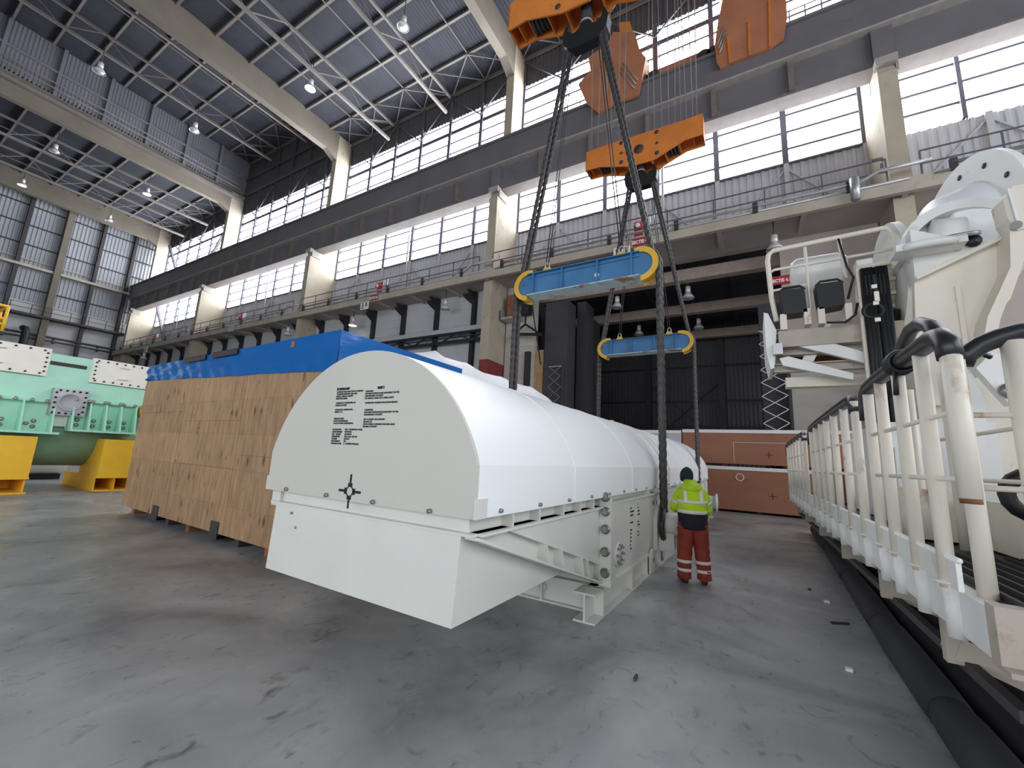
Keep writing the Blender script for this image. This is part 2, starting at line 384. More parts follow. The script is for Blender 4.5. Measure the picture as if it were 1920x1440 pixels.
# portal frames
for i, x in enumerate(XC):
    b = MB()
    b.box((x-.31, 20.0, 12.6), (x+.31, 21.2, 18.2)); b.box((x-.31, 20.0, 7.4), (x+.31, 22.3, 12.6)); b.box((x-.306, 21.2, 12.6), (x+.306, 22.75, ZL-.1))
    b.prism([(x-.29, 20.05, 18.2), (x-.29, 21.2, 18.2), (x-.29, 21.2, 18.9), (x-.29, 20.3, 18.9)], (.58, 0, 0))
    b.box((x-.31, 20.0, 0), (x+.31, 22.3, 2.0))
    b.box((x-.31, 20.0, 2.0), (x+.31, 22.3, 7.4), mi=1)
    # upper and lower shaft joint and crane corbel plates
    b.box((x-.36, 19.9, 18.55), (x+.36, 20.3, 18.9), mi=2); b.box((x+.31, 20.1, 18.2), (x+.40, 21.0, 18.75), mi=2)
    co = struct(b.build('column', [MT['column'], MT['redband'], MT['girderlow']]), 'tall cream concrete column with red painted band')
    if i == 0:
        for ps in ([(1634,299), (1655,294), (1657,303), (1653,304), (1652,300), (1635,304)], [(1650,307), (1656,305), (1657,314), (1651,316)]):
            b = MB(); b.prism([at(x_, y_, X=x-.312) for x_, y_ in ps], (-.004, 0, 0)); b.build('painted_mark', MT['dsteel'], co)
    b = MB()
    zb, zt = 29.05, ZL - .02
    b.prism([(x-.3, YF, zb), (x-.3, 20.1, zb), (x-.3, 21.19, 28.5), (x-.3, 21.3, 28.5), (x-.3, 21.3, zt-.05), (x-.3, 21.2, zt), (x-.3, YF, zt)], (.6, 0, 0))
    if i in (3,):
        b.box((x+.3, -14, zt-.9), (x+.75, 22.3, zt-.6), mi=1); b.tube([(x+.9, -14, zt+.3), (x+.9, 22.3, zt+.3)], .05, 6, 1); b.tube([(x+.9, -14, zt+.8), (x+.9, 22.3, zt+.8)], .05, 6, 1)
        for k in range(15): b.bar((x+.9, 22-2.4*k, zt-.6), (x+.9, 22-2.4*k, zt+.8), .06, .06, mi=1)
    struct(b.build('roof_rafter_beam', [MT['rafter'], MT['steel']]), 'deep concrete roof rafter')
# crane runway girder
b = MB()
xa, xb = XEND+.3, XR
b.box((xa, 20.36, 18.95), (xb, 20.42, 20.5)); b.box((xa, 20.30, 18.85), (xb, 21.2, 18.95), mi=2)
b.box((xa, 19.95, 20.5), (xb, 20.42, 20.62), mi=1); b.box((xa, 19.93, 20.62), (xb, 19.98, 21.3)); b.box((xa, 20.0, 21.3), (xb, 20.42, 22.2)); b.box((xa, 19.85, 22.2), (xb, 21.3, 22.36))
b.box((xa, 20.42, 18.95), (xb, 21.2, 22.2))
b.bar((xa, 20.5, 22.44), (xb, 20.5, 22.44), .12, .16)
for i in range(5):
    for k in range(6):
        x = XC[i] - BAY/6*k
        if x < xa: continue
        big = k == 0
        w = .35 if big else .12
        b.box((x-w, 20.12, 18.95), (x+w, 20.37, 20.5), mi=2 if not big else 0)
        b.prism([(x-w-.35, 20.3, 18.95), (x+w+.35, 20.3, 18.95), (x+w, 20.3, 19.3), (x-w, 20.3, 19.3)], (0, .07, 0), mi=2)
struct(b.build('crane_girder_beam', [MT['girder'], MT['girderlow'], MT['girderunder']]), 'grey steel crane runway girder along the windows')

# ---- window wall: every bay has an upper and a lower window
nwin = 0
for i in range(5):
    xb = XC[i] - .31; xa = (XC[i+1] + .31) if i < 4 else XEND + .1
    for z0, z1, up in ((16.94, 20.9, 0), (20.9, 28.9, 1)):
        nwin += 1
        g = MB(); g.add([(xa, YW+.06, z0), (xb, YW+.06, z0), (xb, YW+.06, z1), (xa, YW+.06, z1)], [(0,1,2,3)])
        w = struct(g.build('window_%d' % nwin, MT['glow'], fix=False), 'bright daylit window strip')
        f = MB(); n = 6 if i < 4 else 1
        for k in range(n+1):
            x = xb - (xb-xa)*k/n
            f.bar((x, YW-.08, z0), (x, YW-.08, z1), .26, .2, up=(0,1,0))
        z = 16.85
        while z < z1:
            z += .98
            if z0 < z < z1:
                t = .11 if not (up and abs(z-28.07) < .5) else .32
                f.bar((xa, YW, z), (xb, YW, z), .1, t)
        f.bar((xa, YW-.05, z0+.04), (xb, YW-.05, z0+.04), .2, .1)
        f.build('window_frame', MT['frame'], w)
for xa, xb in [(XC[i+1]+.31, XC[i]-.31) for i in range(4)] + [(XC[0]+.31, XR), (XEND, XC[4]-.31)]:
    b = MB(); b.corr((xa, YW, 12.9), (xb-xa, 0, 0), (0,0,4.04), (0,-1,0), .33, .05)
    n = max(1, round((xb-xa)/3.2)); 
    for k in range(n+1):
        x = xb - (xb-xa)*k/n; b.bar((x, YW-.12, 12.9), (x, YW-.12, 16.94), .22, .16, up=(0,1,0))
    for k in range(0, n-1, 2):
        x0 = xb - (xb-xa)*k/n; x1 = xb - (xb-xa)*(k+1)/n; x2 = xb - (xb-xa)*(k+2)/n
        b.bar((x0, YW-.1, 13.1), (x1, YW-.1, 16.7), .07, .07); b.bar((x2, YW-.1, 13.1), (x1, YW-.1, 16.7), .07, .07)
    struct(b.build('wall_back', MT['corr'], fix=False), 'grey corrugated wall below the windows')
    zt = ZH if (xa > XC[3] and xb < XC[2]) else ZL
    b = MB(); b.corr((xa, YW, 28.9), (xb-xa, 0, 0), (0,0,zt-28.9), (0,-1,0), .33, .05)
    n = max(1, round((xb-xa)/3.2))
    for k in range(n+1):
        x = xb - (xb-xa)*k/n; b.bar((x, YW-.14, 28.9), (x, YW-.14, zt), .24, .2, up=(0,1,0))
    for k in range(0, n-1, 2):
        x0 = xb - (xb-xa)*k/n; x1 = xb - (xb-xa)*(k+1)/n; x2 = xb - (xb-xa)*(k+2)/n
        b.bar((x0, YW-.3, 30.8), (x1, YW-.3, 27.9), .09, .09); b.bar((x2, YW-.3, 30.8), (x1, YW-.3, 27.9), .09, .09)
    if zt == ZH: b.bar((xa, YW-.4, 31.3), (xb, YW-.4, 31.3), .2, .25); b.bar((xa, YW-.4, 33.4), (xb, YW-.4, 33.4), .15, .15)
    struct(b.build('wall_back', MT['corrdark'], fix=False), 'dark corrugated wall above the windows')
for z0, z1 in ((13.2, 20), (22.5, 29)):
    b = MB(); xm = (XC[3]+XC[4])/2
    b.bar((XC[4]+1, YW-.5, z1), (xm-3, YW-.5, z0), .25, .25); b.bar((XC[3]-1, YW-.5, z1), (xm+3, YW-.5, z0), .25, .25)
    struct(b.build('wind_brace_beam', MT['frame']))
# right bay window beyond the right column
nwin += 1
for z0, z1 in ((16.94, 20.9), (20.9, 28.9)):
    g = MB(); g.add([(XC[0]+.31, YW+.06, z0), (XR, YW+.06, z0), (XR, YW+.06, z1), (XC[0]+.31, YW+.06, z1)], [(0,1,2,3)])
    w = struct(g.build('window_%d' % nwin, MT['glow'], fix=False), 'bright daylit window strip'); nwin += 1
    f = MB()
    for k in range(1, 6):
        x = XC[0] - .27 + 3.23*k; f.bar((x, YW-.08, z0), (x, YW-.08, z1), .11, .26, up=(0,1,0)); f.bar((x+.12, YW-.02, z0), (x+.12, YW-.02, z1), .05, .1, up=(0,1,0))
    z = 16.85
    while z < z1:
        z += .98
        if z0 < z < z1: f.bar((XC[0]+.31, YW, z), (XR, YW, z), .1, .32 if abs(z-28.07) < .5 else .11)
    f.build('window_frame', MT['frame'], w)
# opposite long wall (behind the camera) with its own low window strip
b = MB(); b.box((XEND, YF-.3, 0), (XR, YF, 1.5)); b.box((XEND, YF-.3, 11), (XR, YF, ZH)); b.box((XEND, YF-.3, 1.5), (-34, YF, 11)); b.box((14, YF-.3, 1.5), (XR, YF, 11)); struct(b.build('wall_front', MT['corrdark']), 'wall behind the viewer')
g = MB()
for k in range(4): g.add([(14-12*(k+1)+.2, YF-.05, 1.5), (14-12*k-.2, YF-.05, 1.5), (14-12*k-.2, YF-.05, 11), (14-12*(k+1)+.2, YF-.05, 11)], [(0,1,2,3)])
struct(g.build('window_%d' % (nwin+1), MT['glow2'], fix=False))
b = MB()
for k in range(17): b.box((14-3*k-.1, YF-.05, 1.5), (14-3*k+.1, YF+.15, 11))
struct(b.build('trim_1', MT['frame']))
b = MB(); b.box((XR, YF, 0), (XR+.3, 44, ZH)); struct(b.build('wall_right', MT['corrdark']), 'right end wall')

g = MB(); g.add([(XR-.06, -20, 4), (XR-.06, 18, 4), (XR-.06, 18, 20), (XR-.06, -20, 20)], [(0,1,2,3)])
w = struct(g.build('window_%d' % (nwin+2), MT['glow2'], fix=False), 'window strip in the right end wall')
f = MB()
for k in range(13): f.bar((XR-.12, -20+3.2*k, 4), (XR-.12, -20+3.2*k, 20), .1, .16, up=(1,0,0))
f.build('window_frame', MT['frame'], w)
# ---- end wall on the left
b = MB(); b.corr((XEND, YF, 15.6), (0, YW-YF, 0), (0,0,ZL-15.6), (1,0,0), .36, .07); struct(b.build('wall_left', MT['corrend'], fix=False), 'grey blue corrugated end wall')
b = MB(); b.box((XEND-.3, YF, 0), (XEND, YW, 15.6))
for k in range(26): b.bar((XEND+.01, YF, .3+.6*k), (XEND+.01, YW, .3+.6*k), .04, .05)
struct(b.build('wall_left', MT['siding']), 'white horizontal siding at the foot of the end wall')
b = MB(); b.box((XEND+.05, YF, 15.7), (XEND+.12, YW, 17.0)); struct(b.build('wall_left', MT['siding']), 'white cladding band on the end wall')
for z in (28.6, 26.2, 23.8, 18.6):
    b = MB(); b.bar((XEND+.12, YF, z), (XEND+.12, YW-.5, z), .12, .14); struct(b.build('wall_girt_beam', MT['dsteel']))
b = MB(); b.box((XEND+.05, YF, 21.0), (XEND+.75, YW-1.2, 21.3)); b.bar((XEND+.3, YF, 22.0), (XEND+.3, YW-1.2, 22.0), .06, .1); struct(b.build('wall_girt_beam', MT['fascia']), 'wide horizontal girt across the end wall')
for k in range(11):
    y = 19.55 - 3.28*k
    b = MB()
    main = k == 2
    if main: b.box((XEND+.05, y-.3, 0), (XEND+.9, y+.3, 30.2))
    else: b.ibeam((XEND+.35, y, 0), (XEND+.35, y, 30.2), .5, .34, .05, up=(1,0,0))
    struct(b.build('wall_post_column', MT['rafter'] if main else MT['dsteel']))
b = MB(); b.box((XEND+.05, YF, 15.25), (XEND+1.3, YW-2.6, 15.5)); struct(b.build('wall_catwalk_beam', MT['dsteel']), 'narrow walkway across the end wall')
t = thing('walkway_railing', 'thin grey railing on the walkway across the end wall', 'railing', (XEND+1.25, 8, 15.5))
b = MB()
for z in (.55, 1.1): b.bar((XEND+1.25, YF, 15.5+z), (XEND+1.25, YW-2.8, 15.5+z), .05, .05)
b.build('handrail', MT['dsteel'], t)
for k in range(16): MB().bar((XEND+1.25, 19.8-1.64*k, 15.5), (XEND+1.25, 19.8-1.64*k, 16.6), .06, .06).build('railing_post', MT['dsteel'], t)
for dz, r in ((13.2, .12), (12.75, .09)):
    b = MB(); b.tube([(XEND+.6, YF, dz), (XEND+.6, YW-3, dz)], r, 8)
    for k in range(6): b.box((XEND+.1, 18-4*k, dz-.2), (XEND+.65, 18.15-4*k, dz-.1))
    tag(recentre(b.build('wall_pipe', MT['dsteel'])), 'upper of two long pipes low on the end wall' if dz > 13 else 'lower of two long pipes low on the end wall', 'pipe', 'end wall pipes')
t = thing('exhaust_duct', 'dark vertical duct with a bent top on the white siding', 'duct', (XEND+1.2, 11.4, 0))
p = at(42, 640, X=XEND+.8); q = at(42, 614, X=XEND+.8)
MB().tube([(XEND+1.2, p.y, 0), (XEND+1.2, p.y, q.z-.5), (XEND+1.15, p.y-.1, q.z-.1), (XEND+.7, p.y-.2, q.z)], .34, 12).build('duct_pipe', MT['blacksteel'], t)
MB().box((XEND+.05, p.y-.6, 9), (XEND+1.2, p.y+.6, 9.3)).build('duct_bracket', MT['dsteel'], t)

# ---- catwalk along the window wall, walls below it
b = MB(); b.box((XEND, 19.5, 12.38), (XR, 19.72, 12.95)); b.box((XEND, 19.72, 12.62), (XR, YW, 12.95))
for k in range(31):
    x = XC[0] + 19.35 - 3.225*k
    b.box((x-.09, 19.72, 12.38), (x+.09, 21.5, 12.62), mi=1)
struct(b.build('catwalk_slab', [MT['fascia'], MT['soffit']]), 'concrete catwalk slab below the windows')
b = MB(); b.box((XEND, 19.72, 12.55), (XR, 22.3, 12.63)); struct(b.build('ceiling', MT['soffit']), 'underside of the catwalk')
names = ['behind the large white drum disc', 'above the dark side hall', 'above the sign 3B', 'left of the sign 3B', 'at the far end']
for i in range(5):
    xa, xb = (XC[i]-BAY+.5, XC[i]-.5) if i else (XC[0]+.5, XR-.5)
    if i: xa, xb = XC[i]+.5, XC[i-1]-.5
    t = thing('catwalk_railing', 'thin grey catwalk railing ' + names[i], 'railing', ((xa+xb)/2, 19.62, 12.95), group='catwalk railings')
    b = MB()
    for z in (.5, 1.05): b.bar((xa, 19.62, 12.95+z), (xb, 19.62, 12.95+z), .045, .045)
    b.build('handrail', MT['frame'], t)
    n = 9
    for k in range(n+1):
        x = xa + (xb-xa)*k/n; MB().bar((x, 19.62, 12.95), (x, 19.62, 14.0), .05, .05).build('railing_post', MT['frame'], t)
    # service pipe with a jog around the column
    t = thing('service_pipe', 'bright galvanised service pipe on the catwalk edge ' + names[i], 'pipe', ((xa+xb)/2, 19.45, 13.0), group='service pipes')
    xj = xb
    MB().tube([(xa+.75, 19.45, 13.12), (xb-.9, 19.45, 13.12), (xb-.3, 19.3, 13.35), (xb+1.2, 19.3, 13.35)], .075, 8).build('pipe', MT['galv'], t)
    MB().tube([(xa+.3, 19.47, 12.86), (xb+.6, 19.47, 12.86)], .045, 8).build('conduit', MT['galv'], t)
    for k in range(6):
        x = xa + .8 + (xb-xa-2)*k/5; MB().box((x-.1, 19.38, 12.8), (x+.1, 19.52, 13.26)).build('pipe_clamp', MT['dsteel'], t)
    if i == 1:
        p = at(1602, 345, Y=19.2); MB().tube([(p.x, 19.45, 13.15), (p.x, 19.2, 13.2), (p.x, 19.2, 12.3)], .16, 10).build('drop_elbow', MT['galv'], t)
# white wall with dark posts in the bays left of the opening
for i in range(1, 5):
    xb = XC[i]-.31; xa = XC[i+1]+.31 if i < 4 else XEND
    b = MB(); b.box((xa, 21.5, 0), (xb, 21.7, 12.6))
    for k in range(21): b.bar((xa, 21.49, .6*k+.1), (xb, 21.49, .6*k+.1), .02, .03)
    struct(b.build('wall_side', MT['siding']), 'white clad wall below the catwalk')
    n = 6 if i < 4 else 1
    for k in range(n):
        x = xb - 1.6 - 3.225*k
        if x < xa: continue
        b = MB(); b.box((x-.13, 21.2, 0), (x+.13, 21.5, 12.5)); b.prism([(x-.13, 21.3, 12.5), (x-.13, 21.3, 11.6), (x-1.0, 21.3, 12.35), (x-1.0, 21.3, 12.5)], (0, .15, 0)); b.prism([(x-.1, 21.25, 12.4), (x-.1, 21.25, 11.9), (x-.1, 20.5, 12.4)], (.2, 0, 0))
        struct(b.build('wall_post_column', MT['blacksteel']), 'dark post with bracket on the white wall')
# lattice girder carrying the sliding door of the white bay
t = thing('lattice_girder', 'black lattice girder with a pale top strip across the white wall', 'girder', (-20, 20.95, 9))
b = MB(); b.bar((XC[2]+1, 20.95, 9.05), (XC[1]-.33, 20.95, 9.05), .14, .18); b.build('bottom_chord', MT['blacksteel'], t)
b = MB(); b.bar((XC[2]+1, 20.95, 9.62), (XC[1]-.33, 20.95, 9.62), .14, .12); b.build('top_chord', MT['blacksteel'], t)
b = MB(); b.box((XC[2]+1, 20.85, 9.7), (XC[1]-.33, 21.2, 10.0)); b.build('track_cover', MT['corr'], t)
x = XC[1] - .5; k = 0
while x > XC[2] + 2:
    MB().bar((x, 20.95, 9.05 if k % 2 else 9.62), (x-1.25, 20.95, 9.62 if k % 2 else 9.05), .09, .09).build('diagonal', MT['blacksteel'], t); x -= 1.25; k += 1
MB().bar((XC[2]+1, 20.95, 9.35), (XC[1]-.33, 20.95, 9.35), .07, .07).build('middle_chord', MT['blacksteel'], t)

# ---- dark side hall behind the opening
b = MB(); b.box((-13.4, 21.8, 0), (-11.3, 22.2, 12.6)); 
for k in range(21): b.bar((-13.4, 21.79, .6*k+.1), (-11.3, 21.79, .6*k+.1), .02, .03)
struct(b.build('wall_side', MT['rawconc']), 'pale block wall beside the column')
b = MB(); b.box((-11.3, 21.9, 0), (-10.75, 22.2, 8.2)); struct(b.build('trim_2', MT['ply']), 'timber strip at the opening')
b = MB(); b.box((-11.85, 21.6, 0), (-11.5, 21.8, 8.1)); struct(b.build('trim_3', MT['blacksteel']), 'dark post beside the timber strip')
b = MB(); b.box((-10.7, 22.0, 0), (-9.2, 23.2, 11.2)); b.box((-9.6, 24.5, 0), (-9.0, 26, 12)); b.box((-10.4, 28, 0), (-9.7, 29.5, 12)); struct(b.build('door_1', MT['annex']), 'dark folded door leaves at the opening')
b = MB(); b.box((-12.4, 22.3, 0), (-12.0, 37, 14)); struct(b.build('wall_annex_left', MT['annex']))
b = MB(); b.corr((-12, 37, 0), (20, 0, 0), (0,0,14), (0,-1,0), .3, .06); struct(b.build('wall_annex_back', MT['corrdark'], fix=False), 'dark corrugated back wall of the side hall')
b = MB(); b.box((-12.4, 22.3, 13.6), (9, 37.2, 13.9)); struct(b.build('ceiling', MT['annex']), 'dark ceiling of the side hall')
for y, z in ((23.6, 12.0), (29.2, 12.0), (35.5, 12.0)):
    b = MB(); b.box((-12, y, z), (9, y+.5, z+.65)); struct(b.build('annex_beam', MT['annexbeam']), 'pale beam under the side hall ceiling')
for k in range(7):
    x = -11 + 2.6*k; b = MB(); b.bar((x, 22.5, 13.3), (x, 37, 13.3), .16, .25); struct(b.build('annex_joist_beam', MT['dsteel']))
for x in (-7.6, -1.9):
    b = MB(); b.box((x-.2, 36.5, 0), (x+.2, 36.94, 13.6)); b.box((x-.21, 36.45, 0), (x+.21, 36.96, 3.4), mi=1); struct(b.build('annex_post_column', [MT['annex'], MT['redband']]))
b = MB()
for z in (9.9, 7.0, 4.9): b.bar((-12, 36.8, z), (8, 36.8, z), .1, .14)
for s in (1, -1):
    zc = 6; b.bar((-7.6, 36.7, zc-2.6*s), (-1.9, 36.7, zc+2.6*s), .1, .1); 
struct(b.build('annex_girt_beam', MT['blacksteel']))
# right of the opening
b = MB(); b.box((1.55, 22.0, 0), (4.9, 22.35, 7.9)); b.box((1.55, 22.0, 7.9), (5.2, 22.35, 12.6), mi=1); b.box((5.9, 22.0, 0), (XR, 22.35, 12.6), mi=1)
struct(b.build('wall_side', [MT['rawconc'], MT['soffit']]), 'board marked concrete wall right of the opening')
b = MB(); b.box((.55, 22.3, 0), (1.55, 23.0, 9.5)); struct(b.build('door_2', MT['annex']), 'dark folded door leaf right of the opening')
for x, y, lab, sp in ((.5, 21.95, 'tall pale scissor gate folded against the concrete wall', 1.0), (-10.3, 21.9, 'pale scissor gate folded at the left of the dark opening', .8)):
    t = thing('scissor_gate', lab, 'gate', (x, y, 0))
    zt = 8.1 if x > 0 else 7.1
    for side in (0, 1):
        b = MB(); z = zt; k = side
        while z > .4:
            b.bar((x + (.0 if k % 2 else sp), y-.12*side, z), (x + (sp if k % 2 else .0), y-.12*side, z-.62), .035, .035); z -= .62; k += 1
        b.build('lattice_strip', MT['galv'] if x > 0 else MT['steel'], t)
    MB().bar((x, y, zt), (x+sp, y, zt), .04, .04).build('top_bar', MT['galv'], t)
    MB().bar((x+sp+.1, y, 0), (x+sp+.1, y, zt), .1, .1).build('gate_post', MT['annex'], t)
# wall bracket jib left of the opening
t = thing('wall_jib', 'black triangular jib bracket with a hoist unit beside the column', 'jib', (-12, 21.3, 8))
p1 = at(962, 627, Y=21.2); p2 = at(1014, 627, Y=20.4); p3 = at(985, 608, Y=21.2)
MB().bar(p1, p2, .14, .16).build('jib_arm', MT['blacksteel'], t); MB().bar(p3, p2, .1, .1).build('jib_tie', MT['blacksteel'], t); MB().bar(p3, p1, .1, .1).build('jib_strut', MT['blacksteel'], t)
q = at(986, 575, Y=21.3); MB().box((q.x-.3, 21.1, q.z-.5), (q.x+.3, 21.6, q.z+.7)).build('hoist_box', MT['blacksteel'], t)
MB().bar((q.x, 21.3, q.z), (p3.x, 21.2, p3.z), .08, .08).build('hoist_post', MT['blacksteel'], t)
MB().tube([at(996, 562, Y=21.1), at(1014, 684, Y=21.1)], .04, 6).build('hanging_cable', MT['blacksteel'], t)
MB().bar((p1.x, 21.2, p1.z), (p1.x, 21.9, p1.z), .1, .1).build('wall_fixing', MT['blacksteel'], t)
q = at(963, 580, Y=21.4); b = MB(); b.box((q.x-.35, 21.2, q.z-.5), (q.x+.35, 21.8, q.z+.9)); tag(recentre(b.build('switch_cabinet', MT['rust'])), 'rust brown switch cabinet on the wall behind the column', 'cabinet')
q = at(963, 595, Y=21.3); b = MB(); b.box((q.x-.7, 20.9, q.z-.2), (q.x+.5, 21.8, q.z-.05)); b.box((q.x-.7, 20.9, q.z-.05), (q.x-.64, 21.8, q.z+.5)); tag(recentre(b.build('wall_platform', MT['galv'])), 'small steel shelf platform below the rust brown cabinet', 'platform')

# ---- lamps
def lamp(p, label, on, group, s=1.0, hang=1.2):
    t = thing('pendant_lamp', label, 'lamp', p, group=group)
    x, y, z = p
    MB().lathe([(.09*s, .9*s), (.17*s, .86*s), (.19*s, .5*s), (.12*s, .42*s)], (x, y, z), n=14).build('housing', MT['lampw'], t)
    MB().lathe([(.10*s, .45*s), (.2*s, .38*s), (.38*s, .1*s), (.42*s, 0), (.40*s, .0), (.36*s, .1*s), (.18*s, .34*s), (.02*s, .36*s)], (x, y, z), n=18).build('reflector', MT['lampw'], t)
    MB().cyl((x, y, z+.02*s), (x, y, z+.03*s), .35*s, 18).build('lens', MT['lampon'] if on else MT['lampw'], t)
    MB().tube([(x, y, z+.88*s), (x, y, z+hang)], .025, 6).build('suspension_rod', MT['dsteel'], t)
for (x, y), lab, on in (((583,157), 'brightly lit high bay lamp nearest the middle of the roof', 1), ((757,40), 'unlit round high bay lamp left of the upper orange hook block', 0), ((188,125), 'unlit lamp under the raised roof, farther from the windows', 0), ((366,237), 'unlit lamp under the raised roof, closer to the windows', 0), ((104,277), 'unlit lamp below the second rafter near the picture edge', 0), ((277,358), 'faintly lit lamp in the bay next to the end wall', 1), ((43,341), 'faintly lit lamp hanging before the last rafter', 1), ((206,408), 'unlit lamp hanging before the last rafter', 0)):
    p = at(x, y, Z=28.5); lamp((p.x, p.y, p.z-.45), lab, on, 'high bay roof lamps', .9, 2.6 if p.x < XC[2] or p.x > XC[2] else 4)
for (x, y, z), lab, on in (((1290,550,11.4), 'lamp in the dark side hall, near row on the right', 0), ((1157,568,11.4), 'lamp in the dark side hall, near row on the left', 0), ((1310,608,11.4), 'lamp in the dark side hall, far row on the right', 0), ((1198,620,11.4), 'lamp in the dark side hall, far row on the left', 0), ((835,572,11.5), 'unlit lamp before the white wall near the column', 0), ((662,604,11.5), 'lit lamp before the white wall above the blue tarpaulin', 1), ((1452,457,11.5), 'lamp under the catwalk above the equipment platform', 0), ((540,622,11.3), 'small lamp under the catwalk above the plywood crate', 0), ((270,668,11.2), 'small white lamp under the far left end of the catwalk', 0)):
    p = at(x, y, Z=z); lamp((p.x, p.y, p.z-.3), lab, on, 'lamps below the catwalk', .8, 12.6 - p.z + .3 if p.y < 22 else 13.5 - p.z)

# ---- signs and small things on the catwalk
def sign(name, px, Y, w, h, text, label, bg, ink, size, cat='sign', sx=.8, off=(0,0)):
    p = at(px[0], px[1], Y=Y)
    t = thing(name, label, cat, (p.x, Y, p.z-h/2))
    MB().box((p.x-w/2, Y-.03, p.z-h/2), (p.x+w/2, Y, p.z+h/2)).build('sign_board', bg, t)
    if text:
        for tx, dx, dz, sz in text:
            text_mb(tx, sz, frame((p.x+dx, Y-.035, p.z+dz), (1,0,0), (0,0,1)), align='CENTER', sx=sx, bold=.012).build('lettering', ink, t)
    return t
sign('bay_sign', (684, 573.5), 19.46, .86, .58, [('3', -.2, -.2, .62), ('B', .18, -.07, .42)], 'white bay sign reading 3B on the catwalk edge', MT['plate'], MT['ink'], .6)
sign('bay_sign', (1166, 473.5), 19.46, .86, .6, [('2', -.2, -.2, .62), ('B', .18, -.07, .42)], 'white bay sign reading 2B behind the near blue spreader beam', MT['plate'], MT['ink'], .6)
sign('section_sign', (701, 558.5), 19.44, .82, .34, [('SECTIE 4.3', 0, -.09, .25)], 'red section sign above the bay sign 3B', MT['red'], MT['plate'], .3)
sign('section_sign', (1202, 453), 19.44, .8, .36, [('SECTIE 4.2', 0, -.09, .25)], 'red section sign beside the bay sign 2B', MT['red'], MT['plate'], .3)
sign('section_sign', (1464, 525.5), 21.95, .72, .42, [('SECTIE 4.1', 0, -.09, .22)], 'red section sign seen through the platform railing', MT['red'], MT['plate'], .3)
sign('bay_sign', (434, 615), 19.46, 1.1, .7, [], 'blank pale bay sign on the far catwalk edge', MT['corr'], None, .5)
sign('bay_sign', (274, 655), 19.46, .9, .8, [], 'small white bay sign at the far left end of the catwalk', MT['plate'], None, .5)
for (x, y), lab in (((710, 540), 'red hose reel on the catwalk above sign 3B'), ((449, 597), 'red hose reel on the catwalk left of the pale column'), ((289, 632), 'red hose reel on the catwalk at the far end'), ((1197, 430), 'red hose reel on the catwalk above sign 2B')):
    p = at(x, y, Y=20.0); x0 = p.x
    t = thing('hose_reel', lab, 'hose reel', (x0, 20.0, 12.95), group='catwalk hose reels')
    MB().cyl((x0, 19.85, 13.75), (x0, 20.1, 13.75), .22, 16).build('reel_drum', MT['red'], t)
    MB().cyl((x0, 19.8, 13.75), (x0, 19.86, 13.75), .12, 12).build('reel_hub', MT['plate'], t)
    MB().box((x0-.25, 20.1, 12.95), (x0+.2, 20.2, 14.1)).build('reel_stand', MT['red'], t)
    for dx in (.35, .55, .75): MB().tube([(x0+dx, 20.1, 12.95), (x0+dx, 20.1, 14.3)], .045, 6).build('riser_pipe', MT['galv'], t)
    b = MB(); b.tube([(x0+.95, 21.6, 12.95), (x0+.95, 21.6, 20)], .07, 6); tag(recentre(b.build('riser_pipe', MT['corr'])), 'pale riser pipe by the windows, ' + lab.split('catwalk ')[1], 'pipe', 'window riser pipes')
# ================================================================ WHITE TRANSPORT CRADLE (own frame: x = across, y = along, z = up)
W = 2.464; XM = -W/2; Y0 = -2.5; Y1 = 10.8
cr = thing('transport_cradle', 'large white domed transport cradle with black shipping text, hanging in slings', 'cargo', OC, -TH, local=True)
R0 = 1.293; ZC = 1.242
def prof(r, zs, xl, xr, zb):
    a0 = math.asin(min(1, (zs-ZC)/r)); pts = [(xr, zb)]
    n = 36
    for i in range(n+1):
        a = a0 + (PI-2*a0)*i/n; pts.append((XM + r*math.cos(a), ZC + r*math.sin(a)))
    pts.append((xl, zb)); return pts
pro = prof(R0, 1.634, -W, 0, 1.28)
b = MB(); ys = [Y0+.015] + [Y0 + (Y1-Y0)*k/40 for k in range(1, 41)]
rings = [[(x, y, z) for x, z in pro] for y in ys]
n = len(pro); vs = [q for r in rings for q in r]
b.add(vs, [(i*n+j, i*n+j+1, (i+1)*n+j+1, (i+1)*n+j) for i in range(len(rings)-1) for j in range(1, n-2)], 0, True)
b.add([q for r in rings for q in (r[0], r[1])], [(2*i, 2*i+1, 2*i+3, 2*i+2) for i in range(len(rings)-1)], 0, False)
b.add([q for r in rings for q in (r[-1], r[-2])], [(2*i, 2*i+1, 2*i+3, 2*i+2) for i in range(len(rings)-1)], 0, False)
b.add(rings[-1], [tuple(range(n))])
cover = b.build('dome_cover', MT['dome'], cr)
b = MB(); b.prism([(x, Y0-.012, z) for x, z in pro], (0, .03, 0)); endp = b.build('end_panel', MT['endp'], cr)
def arcband(y, w, t, z0=1.30):
    o = prof(R0+t, 1.634, -W-t, t, z0); i_ = prof(R0-.01, 1.634, -W+.01, -.01, z0); m = len(o); q = MB()
    for ya, yb in ((y-w/2, y+w/2),):
        vs = [(x, ya, z) for x, z in o] + [(x, yb, z) for x, z in o] + [(x, ya, z) for x, z in i_] + [(x, yb, z) for x, z in i_]
        fs = []
        for j in range(m-1): fs += [(j, j+1, m+j+1, m+j), (2*m+j, 2*m+j+1, j+1, j), (m+j, m+j+1, 3*m+j+1, 3*m+j)]
        q.add(vs, fs, 0, False)
    return q
for y in (-.79, 1.35, 3.35, 5.2, 5.7, 7.4, 9.2, 10.2): arcband(y, .035, .006).build('sheet_seam', MT['dome'], cover)
for y in (3.6, 4.05, 8.6, 9.0): arcband(y, .07, .014).build('lashing_strap', MT['white'], cover)
